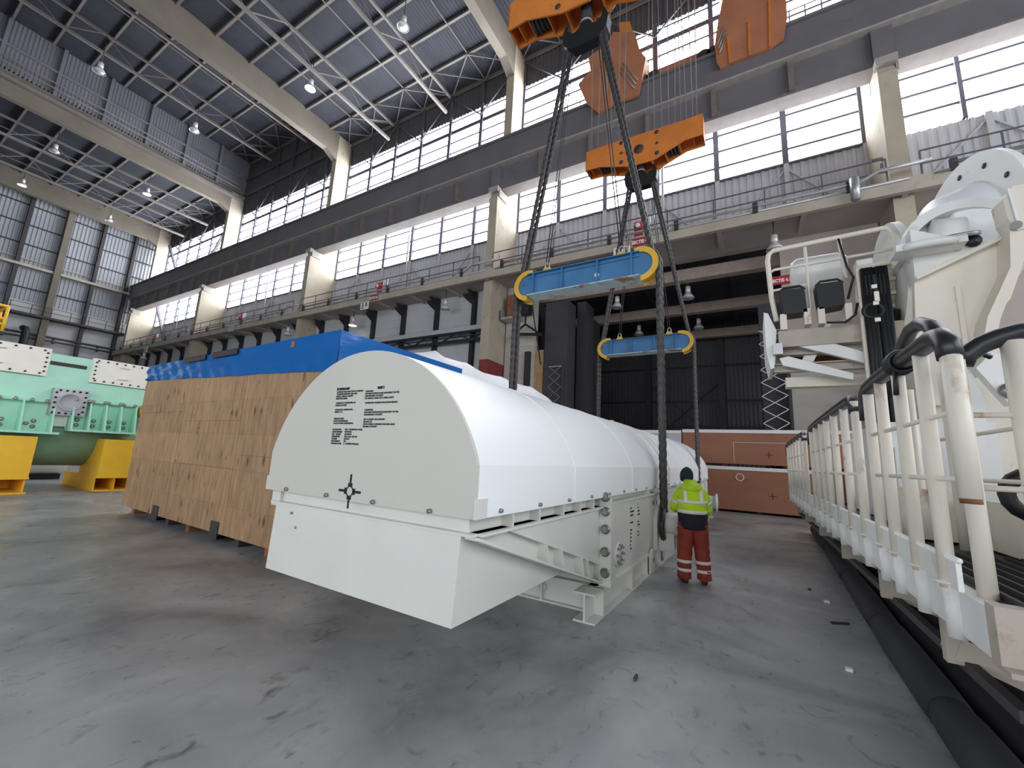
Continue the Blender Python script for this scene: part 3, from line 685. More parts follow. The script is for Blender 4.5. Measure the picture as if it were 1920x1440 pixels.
MB().box((XM-.05, 4.1, ZC+R0-.01), (XM+.05, 4.25, ZC+R0+.07)).build('top_lug', MT['white'], cover)
# lettering of the end panel, read from the photograph
def etext(px, lines, size, space=1.12, bold=.0008, sx=1.04):
    p = at_u(px[0], px[1], Y0); text_mb('\n'.join(lines), size, frame((p.x, Y0-.014, p.z-size*.7), (1,0,0), (0,0,1)), space, sx=sx, depth=.001, bold=bold).build('lettering', MT['ink'], endp)
S_ = .0178
etext((635, 728.5), ['EL DABAA NPP'], .0245, bold=.003)
etext((711, 725.5), ['UNIT 1'], .0245, bold=.003)
etext((634.5, 734.5), ['CONTRACTOR: JOINT STOCK COMPANY', '"ATOMSTROYEXPORT" (JSC ASE)', 'RUSSIA, 115280 ST. LEGEND', 'MOSCOW, RUSSIA'], S_)
etext((632.5, 755), ['CONTRACT: 77-501/2019/01-147', 'DATED 21.12.2018'], S_)
etext((631, 767.5), ['GOODS FOR: TURBINE HALL', 'ITEM N° 1-11'], S_)
etext((629, 784), ['DISPATCH UNIT', 'PLACE OF DEPARTURE', 'PLACE OF FINAL DESTINATION'], S_)
etext((626.5, 804), ['PACKAGE NO.', 'GROSS WEIGHT', 'NET   WEIGHT', 'DIMENSIONS', 'VOLUME', 'STACKABILITY', 'STORAGE CLASS'], S_)
etext((649.5, 804), ['EL01 - TRANSPORT COVER', '189 000 KG', '166 000 KG', '1330 x 246 x 253 CM', '84.25 M3', 'NO', '2 - COVERED STORAGE'], S_)
etext((688, 733), ['CUSTOMER', 'NUCLEAR POWER PLANTS AUTHORITY OF THE', 'ARAB REPUBLIC OF EGYPT', '4 EL NASR ST., NASR CITY, CAIRO, EGYPT'], S_)
etext((687, 754.5), ['CONSIGNOR: ARABELLE SOLUTIONS FRANCE'], S_)
etext((686, 767.5), ['CONSIGNEE', 'NUCLEAR POWER PLANTS AUTHORITY OF THE', 'ARAB REPUBLIC OF EGYPT'], S_)
etext((684.5, 785), ['ETD 11.10.2018  ETA 31.03.2019', 'BELFORT, FR', 'NPP EL DABAA CONSTRUCTION SITE, ARAB', 'REPUBLIC OF EGYPT'], S_)
# centre of gravity mark
p = at_u(658, 921, Y0); b = MB()
for k in range(4):
    a = PI/2*k; d = Vector((math.cos(a), 0, math.sin(a))); c = Vector((p.x, Y0-.014, p.z))
    b.bar(c + d*.045, c + d*.135, .02, .004, up=(0,1,0)); b.bar(c + d*.035, c + d*.065, .05, .004, up=(0,1,0))
b.tube([c + Vector((math.cos(2*PI*k/20), 0, math.sin(2*PI*k/20)))*.04 for k in range(20)], .005, 5, closed=True)
b.build('gravity_mark', MT['ink'], endp)
for (x, y) in ((541,917), (616,928), (703,941), (809,958)):
    q = at_u(x, y, Y0); MB().cyl((q.x, Y0-.012, q.z), (q.x, Y0-.035, q.z), .017, 8).build('bolt', MT['bolt'], endp)
for k in range(22):
    y = -2.2 + .62*k; MB().cyl((.0, y, 1.315), (.022, y, 1.315), .016, 8).build('skirt_bolt', MT['bolt'], cover)
for xx in (-W-.012, .0): MB().box((xx, Y0-.02, 1.28), (xx+.012, Y0+.12, 1.41)).build('corner_tab', MT['white'], cover)
# recessed sill beam and flange below the cover
ms = MT['white']
MB().box((-W+.012, Y0+.02, 1.275), (-.012, Y1-.01, 1.288)).build('cover_base', ms, cr)
b = MB(); b.box((-W+.11, Y0+.09, 1.16), (-.11, Y1-.2, 1.28)); b.build('sill_beam', ms, cr)
b = MB(); b.box((-W+.02, Y0+.03, 1.155), (-.04, .12, 1.175)); b.box((-.16, Y0+.1, 1.155), (.0, .12, 1.175)); b.build('top_flange', ms, cr)
for y in (-1.977, -1.532, -1.03, -.60, -.2): MB().box((-.13, y-.012, 1.175), (-.015, y+.012, 1.29)).build('flange_stiffener', ms, cr)
for y in (-1.9,): MB().box((-W+.02, y-.012, 1.175), (-W+.13, y+.012, 1.29)).build('flange_stiffener', ms, cr)
MB().box((-W-.02, Y0+.06, 1.13), (-W+.12, Y0+.1, 1.28)).build('corner_plate', ms, cr)
# lower end box
b = MB(); xl0, xr0 = -W+.105, -.137; b.prism([(xl0, Y0+.04, 1.155), (xr0, Y0+.04, 1.155), (xr0, Y0, .587), (xl0+.04, Y0, .587)], (0, 2.2, 0)); b.build('end_box', MT['white'], cr)
for (x, y) in ((545,962), (553,989)):
    q = at_u(x, y, Y0+.02); MB().lathe([(.012, .0), (.012, .01), (.005, .012)], (q.x, Y0+.03, q.z), (0,-1,0), 8).build('plug', MT['bolt'], cr)
# triangular brace on each side: web panel above the diagonal, channel along it
for side in (0, 1):
    fx = (lambda x: x) if side == 0 else (lambda x: -W - x)
    P = lambda x, y, z: Vector((fx(x), y, z))
    b = MB(); b.prism([P(-.06, -1.95, 1.155), P(-.06, .1, 1.155), P(-.06, .1, .52)], (.012 if side == 0 else -.012, 0, 0)); b.build('brace_panel', ms, cr)
    b = MB()
    b.prism([P(-.13, -2.43, 1.155), P(.0, -2.43, 1.155), P(.0, .1, .335), P(-.13, .1, .335)], (0, 0, -.022))
    b.prism([P(-.13, -1.97, 1.16), P(-.04, -1.97, 1.16), P(-.04, .1, .535), P(-.13, .1, .535)], (0, 0, -.018))
    b.prism([P(-.125, -2.4, 1.14), P(-.125, -1.97, 1.14), P(-.125, .1, .52), P(-.125, .1, .335)], (.014 if side == 0 else -.014, 0, 0)); b.build('diagonal_brace', ms, cr)
    for y in (-1.35, -1.02, -.50, -.33):
        zl = 1.155 - (y+2.43)/2.53*.82; zu = 1.16 - (y+1.97)/2.07*.625
        b = MB(); b.prism([P(-.12, y, zl), P(-.005, y, zl), P(-.03, y, zu), P(-.12, y, zu)], (0, .016, 0)); b.build('brace_stiffener', ms, cr)
    b = MB(); b.prism([P(-.06, .1, .29), P(.085, .1, .29), P(.085, .1, 1.25), P(.03, .1, 1.345), P(-.03, .1, 1.345), P(-.06, .1, 1.30)], (0, .05, 0)); b.build('joint_plate', ms, cr)
    for z in (1.285, 1.12, .92, .67, .49 if side else .44):
        o = MB(); o.cyl(P(.02, .1, z), P(.02, .085, z), .055, 16).cyl(P(.02, .085, z), P(.02, .05, z), .038, 6, smooth=False); o.build('joint_bolt', MT['bolt'], cr)
    # main body side wall, top flange, lower flange, base beam
    b = MB(); b.box((fx(-.05), .15, .30), (fx(0.0), 9.6, 1.19)); b.build('side_wall', ms, cr)
    b = MB(); b.box((fx(-.15), .15, 1.19), (fx(.045), 9.6, 1.21)); b.build('wall_top_flange', ms, cr)
    for k in range(6): MB().box((fx(-.13), 2.4+1.25*k, 1.21), (fx(.0), 2.42+1.25*k, 1.30)).build('flange_stiffener', ms, cr)
    b = MB(); b.box((fx(-.15), -.02, .28), (fx(.045), 9.7, .30)); b.box((fx(-.06), 0.0, .02), (fx(-.04), 9.7, .28)); b.box((fx(-.17), -.02, 0), (fx(.045), 9.7, .02)); b.build('base_beam', ms, cr)
    for y in (1.2, 2.05, 3.0, 4.6, 6.2, 7.8, 9.2): MB().box((fx(-.04), y-.01, .02), (fx(.04), y+.01, .28)).build('beam_stiffener', ms, cr)
    for y in (2.35, 3.45, 8.1, 9.15):
        prof_ = [(y-.16, .02), (y+.16, .02), (y+.16, .2)] + [(y + .16*math.cos(a), .22 + .14*math.sin(a)) for a in [PI*k/8 for k in range(9)]] + [(y-.16, .2)]
        b = MB(); b.prism([P(.03, yy, zz) for yy, zz in prof_], ((.03 if side == 0 else -.03), 0, 0)); lug = b.build('lifting_eye', ms, cr)
        MB().cyl(P(.025, y, .2), P(.068, y, .2), .05, 14).build('eye_ring', MT['endp'], lug); MB().cyl(P(.02, y, .2), P(.072, y, .2), .03, 12).build('eye_hole', MT['black'], lug)
    # trunnions
    for y in (2.95, 8.6):
        b = MB(); b.cyl(P(-.02, y, .70), P(.42, y, .70), .185, 28).cyl(P(.42, y, .70), P(.46, y, .70), .25, 28); tr = b.build('trunnion', ms, cr)
        prof_ = [(y-.31, .3), (y+.31, .3), (y+.28, .7)] + [(y + .29*math.cos(a), .72 + .29*math.sin(a)) for a in [PI*k/12 for k in range(13)]]
        b = MB(); b.prism([P(0.0, yy, zz) for yy, zz in prof_], ((.06 if side == 0 else -.06), 0, 0)); b.build('trunnion_collar', ms, tr)
        b = MB(); b.box((fx(0), y+.1, .3), (fx(.3), y+.14, .56)); b.box((fx(0), y-.14, .3), (fx(.3), y-.1, .56)); b.box((fx(0), y-.2, .28), (fx(.32), y+.2, .30)); b.build('trunnion_gusset', ms, tr)
    o = MB(); o.cyl(P(0, .62, .56), P(.03, .62, .56), .15, 22); cov = o.build('inspection_cover', ms, cr)
    for k in range(8):
        a = 2*PI*k/8; q = P(.03, .62 + .11*math.cos(a), .56 + .11*math.sin(a)); MB().cyl(q, q + Vector((.04 if side == 0 else -.04, 0, 0)), .016, 8).build('cover_stud', MT['bolt'], cov)
    MB().box((fx(0), .42, .34), (fx(.012), .5, .78)).build('cover_plate', ms, cr)
    # far end
    b = MB(); b.prism([P(-.06, 9.62, .05), P(.10, 9.62, .05), P(.10, 9.62, 1.25), P(.03, 9.62, 1.35), P(-.06, 9.62, 1.35)], (0, .05, 0)); b.build('joint_plate', ms, cr)
    b = MB(); b.prism([P(-.05, 9.67, 1.155), P(-.05, 10.7, 1.155), P(-.05, 9.67, .55)], (.014 if side == 0 else -.014, 0, 0)); b.build('brace_panel', ms, cr)
b = MB(); b.box((-W+.13, 8.6+1, .587), (-.137, Y1, 1.155)); b.build('end_box', ms, cr)
b = MB(); b.box((-W+.05, .12, .3), (-.05, 9.65, .34)); b.box((-W+.05, .12, .34), (-.05, .16, 1.28)); b.build('floor_plate', ms, cr)
# front cross beam and its stub foot
b = MB(); b.box((-W+.05, 0.02, 0), (-.05, .16, .02)); b.box((-W+.05, .08, .02), (-.05, .10, .28)); b.box((-W+.05, .02, .28), (-.05, .16, .30)); b.build('cross_beam', ms, cr)
for x in (-.75, -1.3, -1.9): MB().box((x-.01, .02, .02), (x+.01, .08, .28)).build('beam_stiffener', ms, cr)
q = (-.95, .06); b = MB(); b.cyl((-.75, .06, .15), (-.75, .075, .15), .05, 14); b.build('eye_ring', ms, cr)
b = MB(); b.box((-.20, -.30, .0), (.045, .0, .018)); b.box((-.20, -.30, .282), (.045, 0, .30)); b.box((-.085, -.30, .018), (-.065, 0, .282)); b.box((-.2, -.02, .018), (.045, 0, .282)); b.build('stub_foot', ms, cr)
# vertical shipping text on the side wall
for (y, z, rows, sz) in ((1.22, 1.09, ['EL DABAA NPP', 'CONTRACTOR: JOINT STOCK COMPANY', '"ATOMSTROYEXPORT" (JSC ASE)', '', 'CONTRACT: 77-501/2019/01-147', '', 'PACKAGE NO. EL01', 'GROSS WEIGHT', 'NET   WEIGHT', 'DIMENSIONS', 'VOLUME', 'STACKABILITY'], .026), (1.62, 1.12, ['UNIT 1', 'CUSTOMER', 'NUCLEAR POWER PLANTS', 'ARAB REPUBLIC OF EGYPT', '', 'CONSIGNOR:', 'ARABELLE SOLUTIONS', '', 'CONSIGNEE', 'ARAB REPUBLIC'], .026)):
    text_mb('\n'.join(rows), sz, frame((.003, y, z-.03), (0,1,0), (0,0,1)), 1.9, sx=.42, depth=.001, bold=.001).build('lettering', MT['ink'], cr)
b = MB(); b.box((0, 2.62, 1.02), (.003, 2.68, 1.08)); b.box((0, 2.9, .92), (.003, 2.94, 1.07)); b.build('sling_mark', MT['ink'], cr)
# ================================================================ PLYWOOD CRATE WITH BLUE TARPAULIN
e0 = at(228, 947, Z=.15); ex = (at(415, 1003, Z=.15) - e0).normalized(); ey = Vector((-ex.y, ex.x, 0))
ZT = 3.44; LX = 7.5; LY = 2.86
cz = at(630, 617, Z=ZT); LX = (cz - e0).dot(ex)
ct = thing('plywood_crate', 'tall pine plywood crate with blue wrapped top beside the white cradle', 'crate', e0 * 1.0 - Vector((0,0,.15)), math.atan2(ex.y, ex.x), local=True)
b = MB(); b.box((0, 0, .15), (LX, .02, ZT)); b.build('front_panel', MT['ply'], ct)
b = MB(); b.box((LX-.02, .02, .15), (LX, LY, ZT)); b.build('side_panel', MT['ply'], ct)
b = MB(); b.box((0, .02, .15), (.02, LY, ZT)); b.box((.02, LY-.02, .15), (LX-.02, LY, ZT)); b.build('rear_panel', MT['ply'], ct)
b = MB(); b.box((0.02, .02, ZT-.03), (LX-.02, LY-.02, ZT-.005)); b.build('lid', MT['ply'], ct)
for x, z0, z1 in ((2.45, .15, 3.05), (4.9, .15, 3.05), (1.22, 1.5, 1.505)):
    b = MB(); b.box((x-.003, -.002, z0), (x+.003, .0, z1)); b.build('panel_joint', MT['rust'], ct)
for x, z in ((.0, 2.3), (2.5, 1.25), (2.5, 2.1), (5.0, 1.5)):
    b = MB(); b.box((x+.02, -.002, z-.003), (x+2.4, 0, z+.003)); b.build('panel_joint', MT['rust'], ct)
for k in range(8):
    x = .5 + .95*k; MB().box((x-.07, .08, .0), (x+.07, LY-.1, .15)).build('skid', MT['rust'] if k % 3 == 0 else MT['dsteel'], ct)
for px_ in ((297, 961), (420, 990)):
    q = at(px_[0], px_[1], Y=e0.y-.02); x = (q - e0).dot(ex)
    b = MB(); b.box((x-.14, -.02, .06), (x+.14, -.004, .34)); b.box((x-.14, -.02, .05), (x+.14, .2, .06)); b.build('steel_bracket', MT['dsteel'], ct)
b = MB(); xm = 3.0
q = at(383, 803, Y=e0.y-.02); xm = (q-e0).dot(ex); zm = q.z
b.box((xm-.06, -.003, zm-.006), (xm+.06, 0, zm+.006)); b.box((xm-.006, -.003, zm+.02), (xm+.006, 0, zm+.14)); b.box((xm-.006, -.003, zm-.14), (xm+.006, 0, zm-.02)); b.build('gravity_mark', MT['ink'], ct)
# tarpaulin: wavy band hanging over the four sides and a top sheet
tp = thing('blue_tarpaulin', 'blue plastic tarpaulin strip wrapped over the top of the plywood crate', 'tarpaulin', e0 - Vector((0,0,.15)), math.atan2(ex.y, ex.x), local=True)
def band(p0, p1, nrm, drop0, drop1, seed, nu, nv, wave):
    rnd = random.Random(seed); ph = [rnd.uniform(0, 6.28) for _ in range(8)]; q = MB(); vs = []
    p0 = Vector(p0); p1 = Vector(p1); nrm = Vector(nrm); L_ = (p1-p0).length
    for i in range(nu+1):
        f = i/nu; s = f*L_
        for j in range(nv+1):
            g = j/nv; d = drop0 + (drop1-drop0)*f
            edge = .006*math.sin(s*1.7+ph[0]) + .004*math.sin(s*5+ph[1])
            a = .5*math.sin(s*7+4*g+ph[2]) + .5*math.sin(s*13-6*g+ph[3]) + .6*math.sin(s*3+9*g+ph[4])
            w_ = wave(f) * (.3+g) * a
            vs.append(p0 + (p1-p0)*f + nrm*(.012 + max(-.008, w_)) - Vector((0,0,(d+edge)*g)))
    m = nv+1
    q.add(vs, [(i*m+j, (i+1)*m+j, (i+1)*m+j+1, i*m+j+1) for i in range(nu) for j in range(nv)], 0, True); return q
z = ZT + .012
band((-.012, -.005, z), (LX+.012, -.005, z), (0,-1,0), .36, .62, 3, 90, 8, lambda f: .06*max(.08, 1-f*1.9)).build('front_skirt', MT['tarpb'], tp, fix=False)
band((LX+.005, -.012, z), (LX+.005, LY+.012, z), (1,0,0), .62, .30, 5, 40, 8, lambda f: .014).build('side_skirt', MT['tarpb'], tp, fix=False)
b = MB(); b.box((-.012, -.012, ZT), (LX+.012, LY+.012, z)); b.build('top_sheet', MT['tarpb'], tp)
band((-.005, LY, z), (-.005, 0, z), (-1,0,0), .4, .36, 6, 20, 5, lambda f: .01).build('side_skirt', MT['tarpb'], tp, fix=False)
for i, px_ in enumerate(((381, 656), (441, 654))):
    q = at(px_[0], px_[1]-2, Y=e0.y-.03); x = (q-e0).dot(ex)
    b = MB(); b.box((x-.5, -.06, ZT-.09), (x+.5, -.05, ZT+.02)); b.box((x-.5, -.06, ZT+.013), (x+.5, .25, ZT+.022)); b.build('patch_board', MT['dsteel'], tp)
q = at(578, 629, Y=e0.y-.02); x = (q-e0).dot(ex); MB().box((x-.05, -.03, ZT-.14), (x+.05, -.024, ZT-.04)).build('paper_label', MT['brownply'], tp)

# white tarpaulin over equipment behind the cradle
tw = thing('white_tarpaulin', 'white tarpaulin draped in folds over equipment behind the domed cradle', 'tarpaulin', vuz(-3.6, 4, 0))
YS = [(6.72, 3.36), (7.3, 3.4), (7.9, 3.45), (8.0, 3.33), (8.6, 3.05), (9.4, 2.98), (10.3, 2.98), (11.2, 2.95), (12.2, 2.93), (12.9, 2.84), (13.4, 2.45), (13.7, 1.2), (13.72, .05)]
rows = []
import mathutils
ridge = [((786, 659), 7.15), ((822, 655), 7.4), ((841, 668), 7.65), ((880, 678), 8.3), ((913, 697), 9.0), ((944, 704), 9.7), ((976, 718), 10.4), ((1000, 723), 11.0), ((1023, 738), 11.7), ((1040, 757), 12.2)]
rndw = random.Random(4)
prev = None
for (p_, yy) in ridge:
    q = at(p_[0], p_[1], Y=yy); row = []
    for j in range(15):
        g = j/14; xr_ = q.x + .02 + .5*max(0, g-.72)*0
        if g < .3: x = q.x - 1.9*(1-g/.3); zz = q.z - .05*math.sin(g*9)
        else:
            h = (g-.3)/.7; x = q.x + .06 + .22*h**.6; zz = q.z*(1-h**1.15) + .05
        fold = .05*math.sin(yy*9 + j*.7)*max(0, g-.3) + .03*math.sin(yy*23+j)*max(0, g-.35)
        row.append(Vector((x + fold, yy, max(.04, zz))))
    rows.append(row)
first = [Vector((r.x, 7.12, r.z*.98)) for r in rows[0]]; last = [Vector((r.x, 12.6, max(.04, r.z*.5))) for r in rows[-1]]; last2 = [Vector((r.x, 12.75, .04)) for r in rows[-1]]; f0 = [Vector((r.x, 7.10, .04)) for r in rows[0]]
allr = [f0, first] + rows + [last, last2]
dense = []
for a_, b_ in zip(allr[:-1], allr[1:]):
    for k in range(4):
        dense.append([p.lerp(q, k/4) + Vector((.012*math.sin(k*2.1+i*1.3), 0, .008*math.sin(i*2.2+k))) for i, (p, q) in enumerate(zip(a_, b_))])
dense.append(allr[-1]); m = 15; b = MB()
b.add([q for r in dense for q in r], [(i*m+j, i*m+j+1, (i+1)*m+j+1, (i+1)*m+j) for i in range(len(dense)-1) for j in range(m-1)], 0, True)
b.build('draped_sheet', MT['tarpw'], tw, fix=False)
b = MB(); q0 = rows[0][5]; b.box((q0.x-1.9, 7.1, 0), (q0.x-.4, 12.3, 2.0)); b.build('covered_base', MT['dsteel'], tw)

# ================================================================ MINT GREEN MACHINE ON YELLOW STANDS
GX = -18.3
gm = thing('mint_machine_casing', 'mint green machine casing with cream bolted covers on yellow stands', 'machine', (GX-1.5, 4.3, 0))
def g2(x, y): return at(x, y, X=GX)
def quad(ps, d, X0=GX, mi=0):
    q = MB(); q.prism([Vector((X0, at(x, y, X=GX).y, at(x, y, X=GX).z)) for x, y in ps], (d, 0, 0), mi); return q
yl = 1.2; yr = 6.05; z_t = g2(140, 670).z; z_m = g2(140, 715).z; z_f = 2.72
b = MB(); b.box((GX-3.0, yl, z_m), (GX-.02, yr, z_t+.02)); b.build('upper_casing', MT['green'], gm)
b = MB(); b.box((GX-3.0, yl, 2.66), (GX+.06, yr, z_m)); b.build('middle_casing', MT['green'], gm)
MB().box((GX-.02, g2(95,678).y, g2(95,680).z-.05), (GX, g2(163,690).y, g2(95,680).z+.06)).build('dark_strip', MT['dsteel'], gm)
def cover(y0, y1, z0, z1, nm):
    b = MB(); b.box((GX-.05, y0, z0), (GX+.14, y1, z1)); c = b.build('cover_panel', MT['cream'], gm); c['label'] = nm
    n = 7
    for k in range(n):
        f = (k+.5)/n
        for z in (z0+.07, z1-.07): MB().cyl((GX+.14, y0+(y1-y0)*f, z), (GX+.165, y0+(y1-y0)*f, z), .028, 8).build('cover_bolt', MT['dsteel'], c)
    for k in range(1, 6):
        for y in (y0+.07, y1-.07): MB().cyl((GX+.14, y, z0+(z1-z0)*k/6), (GX+.165, y, z0+(z1-z0)*k/6), .028, 8).build('cover_bolt', MT['dsteel'], c)
    for z in (z0+.22, z1-.18):
        ym = (y0+y1)/2; MB().tube([(GX+.14, ym-.12, z), (GX+.22, ym-.12, z), (GX+.22, ym+.12, z), (GX+.14, ym+.12, z)], .018, 6).build('grab_handle', MT['cream'], c)
cover(1.5, g2(90, 680).y, g2(85,706).z, g2(85,655).z+.02, 'cream bolted cover')
cover(g2(171, 690).y, 6.0, g2(175,718).z, g2(175,672).z, 'cream bolted cover')
# flange shelves with ribs and bolts
for (x0, x1) in ((-40, 100), (120, 252)):
    y0 = max(1.25, g2(max(0, x0), 800).y) if x0 > 0 else 1.3; y1 = g2(x1, 808).y
    zb = g2((max(0,x0)+x1)/2, 808).z
    b = MB(); b.box((GX-.02, y0, zb-.06), (GX+.62, y1, zb)); sh = b.build('shelf_flange', MT['green'], gm)
    b = MB(); b.box((GX+.02, y0, zb), (GX+.08, y1-.12, zb+.92)); b.build('back_flange', MT['green'], gm)
    b = MB(); b.box((GX+.05, y0, zb+.86), (GX+.3, y1-.12, zb+.92)); b.build('upper_flange', MT['green'], gm)
    n = 5
    for k in range(n):
        y = y0 + .02 + (y1-y0-.2)*k/(n-1)
        b = MB(); b.prism([(GX+.06, y, zb), (GX+.55, y, zb), (GX+.3, y, zb+.9), (GX+.06, y, zb+.9)], (0, .04, 0)); b.build('rib', MT['green'], gm)
    for k in range(n-1):
        y = y0 + .02 + (y1-y0-.2)*(k+.5)/(n-1)
        for dy, dz in ((-.12, .22), (.02, .14), (.02, .3)): MB().lathe([(.055, 0), (.055, .05), (.02, .06)], (GX+.08, y+dy, zb+dz), (1,0,0), 8).build('flange_bolt', MT['bolt'], gm)
        for dy in (-.15, .15): MB().lathe([(.05, 0), (.05, .06), (.02, .07)], (GX+.3, y+dy, zb+.89), (1,0,.2), 8).build('flange_bolt', MT['bolt'], gm)
# port plate
c0 = g2(124, 755); b = MB(); b.box((GX+.05, c0.y-.38, c0.z-.4), (GX+.34, c0.y+.38, c0.z+.4)); pp = b.build('port_plate', MT['galv'], gm)
MB().lathe([(.27, 0), (.27, .05), (.23, .05), (.23, .02), (.01, .02)], (GX+.34, c0.y, c0.z), (1,0,0), 24).build('port_glass', MT['corr'], pp)
for k in range(18):
    s = k/18*4; e = int(s); f = s-e; c_ = [(-1,-1),(1,-1),(1,1),(-1,1),(-1,-1)]
    yy = c_[e][0]*(1-f)+c_[e+1][0]*f; zz = c_[e][1]*(1-f)+c_[e+1][1]*f
    MB().cyl((GX+.34, c0.y+yy*.32, c0.z+zz*.34), (GX+.37, c0.y+yy*.32, c0.z+zz*.34), .032, 6).build('port_bolt', MT['black'], pp)
c1 = g2(108, 787); MB().box((GX+.1, c1.y-.2, c1.z-.2), (GX+.12, c1.y+.18, c1.z+.24)).build('data_sheet', MT['plate'], gm)
# barrel belly
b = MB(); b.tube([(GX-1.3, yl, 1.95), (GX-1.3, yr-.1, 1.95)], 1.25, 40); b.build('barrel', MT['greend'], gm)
c2 = g2(262, 772); b = MB(); b.cyl((GX+.05, c2.y+.2, c2.z), (GX+.4, c2.y+.2, c2.z), .3, 16); b.cyl((GX+.4, c2.y+.2, c2.z), (GX+.46, c2.y+.2, c2.z), .2, 16); b.build('end_fitting', MT['yellow'], gm)
for (xa, xb, lab) in ((-60, 52, 'yellow box stand under the left end of the mint machine'), (178, 250, 'yellow box stand under the right end of the mint machine')):
    y0 = g2(xa, 860).y if xa > 0 else 1.35; y1 = g2(xb, 860).y; zt = g2(xb, 814).z - .06 if xa < 0 else g2(200, 820).z - .06
    zt = min(zt, 1.62)
    t = thing('machine_stand', lab, 'stand', (GX-.6, (y0+y1)/2, 0), group='yellow machine stands')
    b = MB(); b.box((GX-1.2, y0, .45), (GX+.5, y1, zt)); b.build('stand_box', MT['stand'], t)
    b = MB(); b.box((GX-2.6, y0-.02, .40), (GX+.52, y1+.02, .45)); b.box((GX-2.6, y0-.02, 0), (GX+.52, y1+.02, .04)); b.build('base_flanges', MT['stand'], t)
    for y in (y0, (y0+y1)/2, y1-.04): MB().box((GX-2.6, y, .04), (GX+.3, y+.04, .40)).build('base_web', MT['stand'], t)
    MB().box((GX-1.15, y0+.3, .04), (GX-1.1, y1, .4)).build('base_back', MT['stand'], t)
# tank behind
t = thing('cream_tank', 'cream round tank on a dark base behind the mint machine', 'tank', (GX-4.5, 5.0, 0))
p = at(65, 868, X=GX-4.5); MB().tube([(GX-5.2, p.y-.9, .75), (GX-5.2, p.y+.9, .75)], .62, 24).build('tank_shell', MT['cream'], t); MB().box((GX-5.6, p.y-.8, 0), (GX-4.8, p.y+.8, .2)).build('tank_base', MT['black'], t)
# yellow platform cage at the picture edge
t = thing('yellow_access_platform', 'yellow tubular access platform at the left picture edge', 'platform', (-30, 2.2, 0))
p0 = at(16, 575, X=-30); p1 = at(3, 565, X=-30); zb = at(8, 622, X=-30).z
ya, yb = p0.y - 2.0, p0.y
for z in (p0.z, (p0.z+zb)/2, zb+.35):
    MB().tube([(-31.4, yb, z), (-30, yb, z), (-30, ya, z)], .07, 8).build('guard_rail', MT['stand'], t)
for y in (yb, yb-.5, yb-1.0, ya): MB().tube([(-30, y, zb), (-30, y, p0.z)], .06, 8).build('guard_post', MT['stand'], t)
MB().tube([(-31.4, yb, zb), (-31.4, yb, p0.z)], .06, 8).build('guard_post', MT['stand'], t)
MB().box((-31.5, ya, zb-.12), (-29.95, yb+.05, zb)).build('deck', MT['dsteel'], t)
MB().cyl((-29.8, yb-.55, zb-.75), (-30.3, yb-.55, zb-.75), .6, 20).build('pulley', MT['galv'], t)
MB().box((-31, ya+.3, 0), (-30.6, ya+.7, zb-.1)).build('mast', MT['dsteel'], t)

# ================================================================ BROWN CRATES AT THE BACK
def crate(x0, x1, z0, z1, lab, y=18.75, d=1.6, m='brownply', rail=True):
    t = thing('brown_crate' if m == 'brownply' else 'grey_crate', lab, 'crate', ((x0+x1)/2, y+d/2, z0))
    MB().box((x0, y, z0+.1), (x1, y+d, z1-.12)).build('crate_body', MT[m], t)
    MB().box((x0, y-.03, z1-.13), (x1, y+d, z1)).build('top_batten', MT['plate'], t)
    for k in range(5):
        x = x0+.2+(x1-x0-.5)*k/4; MB().box((x, y+.1, z0), (x+.15, y+d-.1, z0+.1)).build('skid', MT['blacksteel'], t)
    return t
yq = 18.75
zt_low = at(1400, 880, Y=yq).z; zt_up = at(1400, 806, Y=yq).z; zmid = at(1400, 873, Y=yq).z
xl = at(1280, 830, Y=yq).x
lo = crate(-4.4, 4.6, 0, zmid-.06, 'lower brown plywood crate of the pair at the back, with a chalk circle')
up = crate(xl, 4.6, zmid-.055, zt_up, 'upper brown plywood crate stacked on the chalk circled one')
gxl = at(1190, 815, Y=yq).x; crate(gxl-1.2, xl-.05, zmid-.055, zt_up-.05, 'pale grey crate stacked beside the upper brown crate', m='siding')
for t, cs, ci in ((up, (1442, 853), None), (lo, (1449, 931), (1387, 895))):
    c = at(cs[0], cs[1], Y=yq-.005); b = MB(); b.bar(c-Vector((.13,0,0)), c+Vector((.13,0,0)), .004, .02); b.bar(c-Vector((0,0,.13)), c+Vector((0,0,.13)), .02, .004); b.build('gravity_mark', MT['ink'], t)
    if ci:
        c = at(ci[0], ci[1], Y=yq-.005); MB().tube([c + Vector((.13*math.cos(2*PI*k/24), 0, .13*math.sin(2*PI*k/24))) for k in range(24)], .018, 5, closed=True).build('chalk_ring', MT['plate'], t)
pa = at(1375, 829, Y=yq-.004); pb = at(1475, 829, Y=yq-.004); pc = at(1375, 868, Y=yq-.004)
MB().bar(pa, (pb.x, pa.y, pa.z), .004, .012).bar(pa, (pa.x, pa.y, pc.z), .012, .004).build('panel_joint', MT['plate'], up)
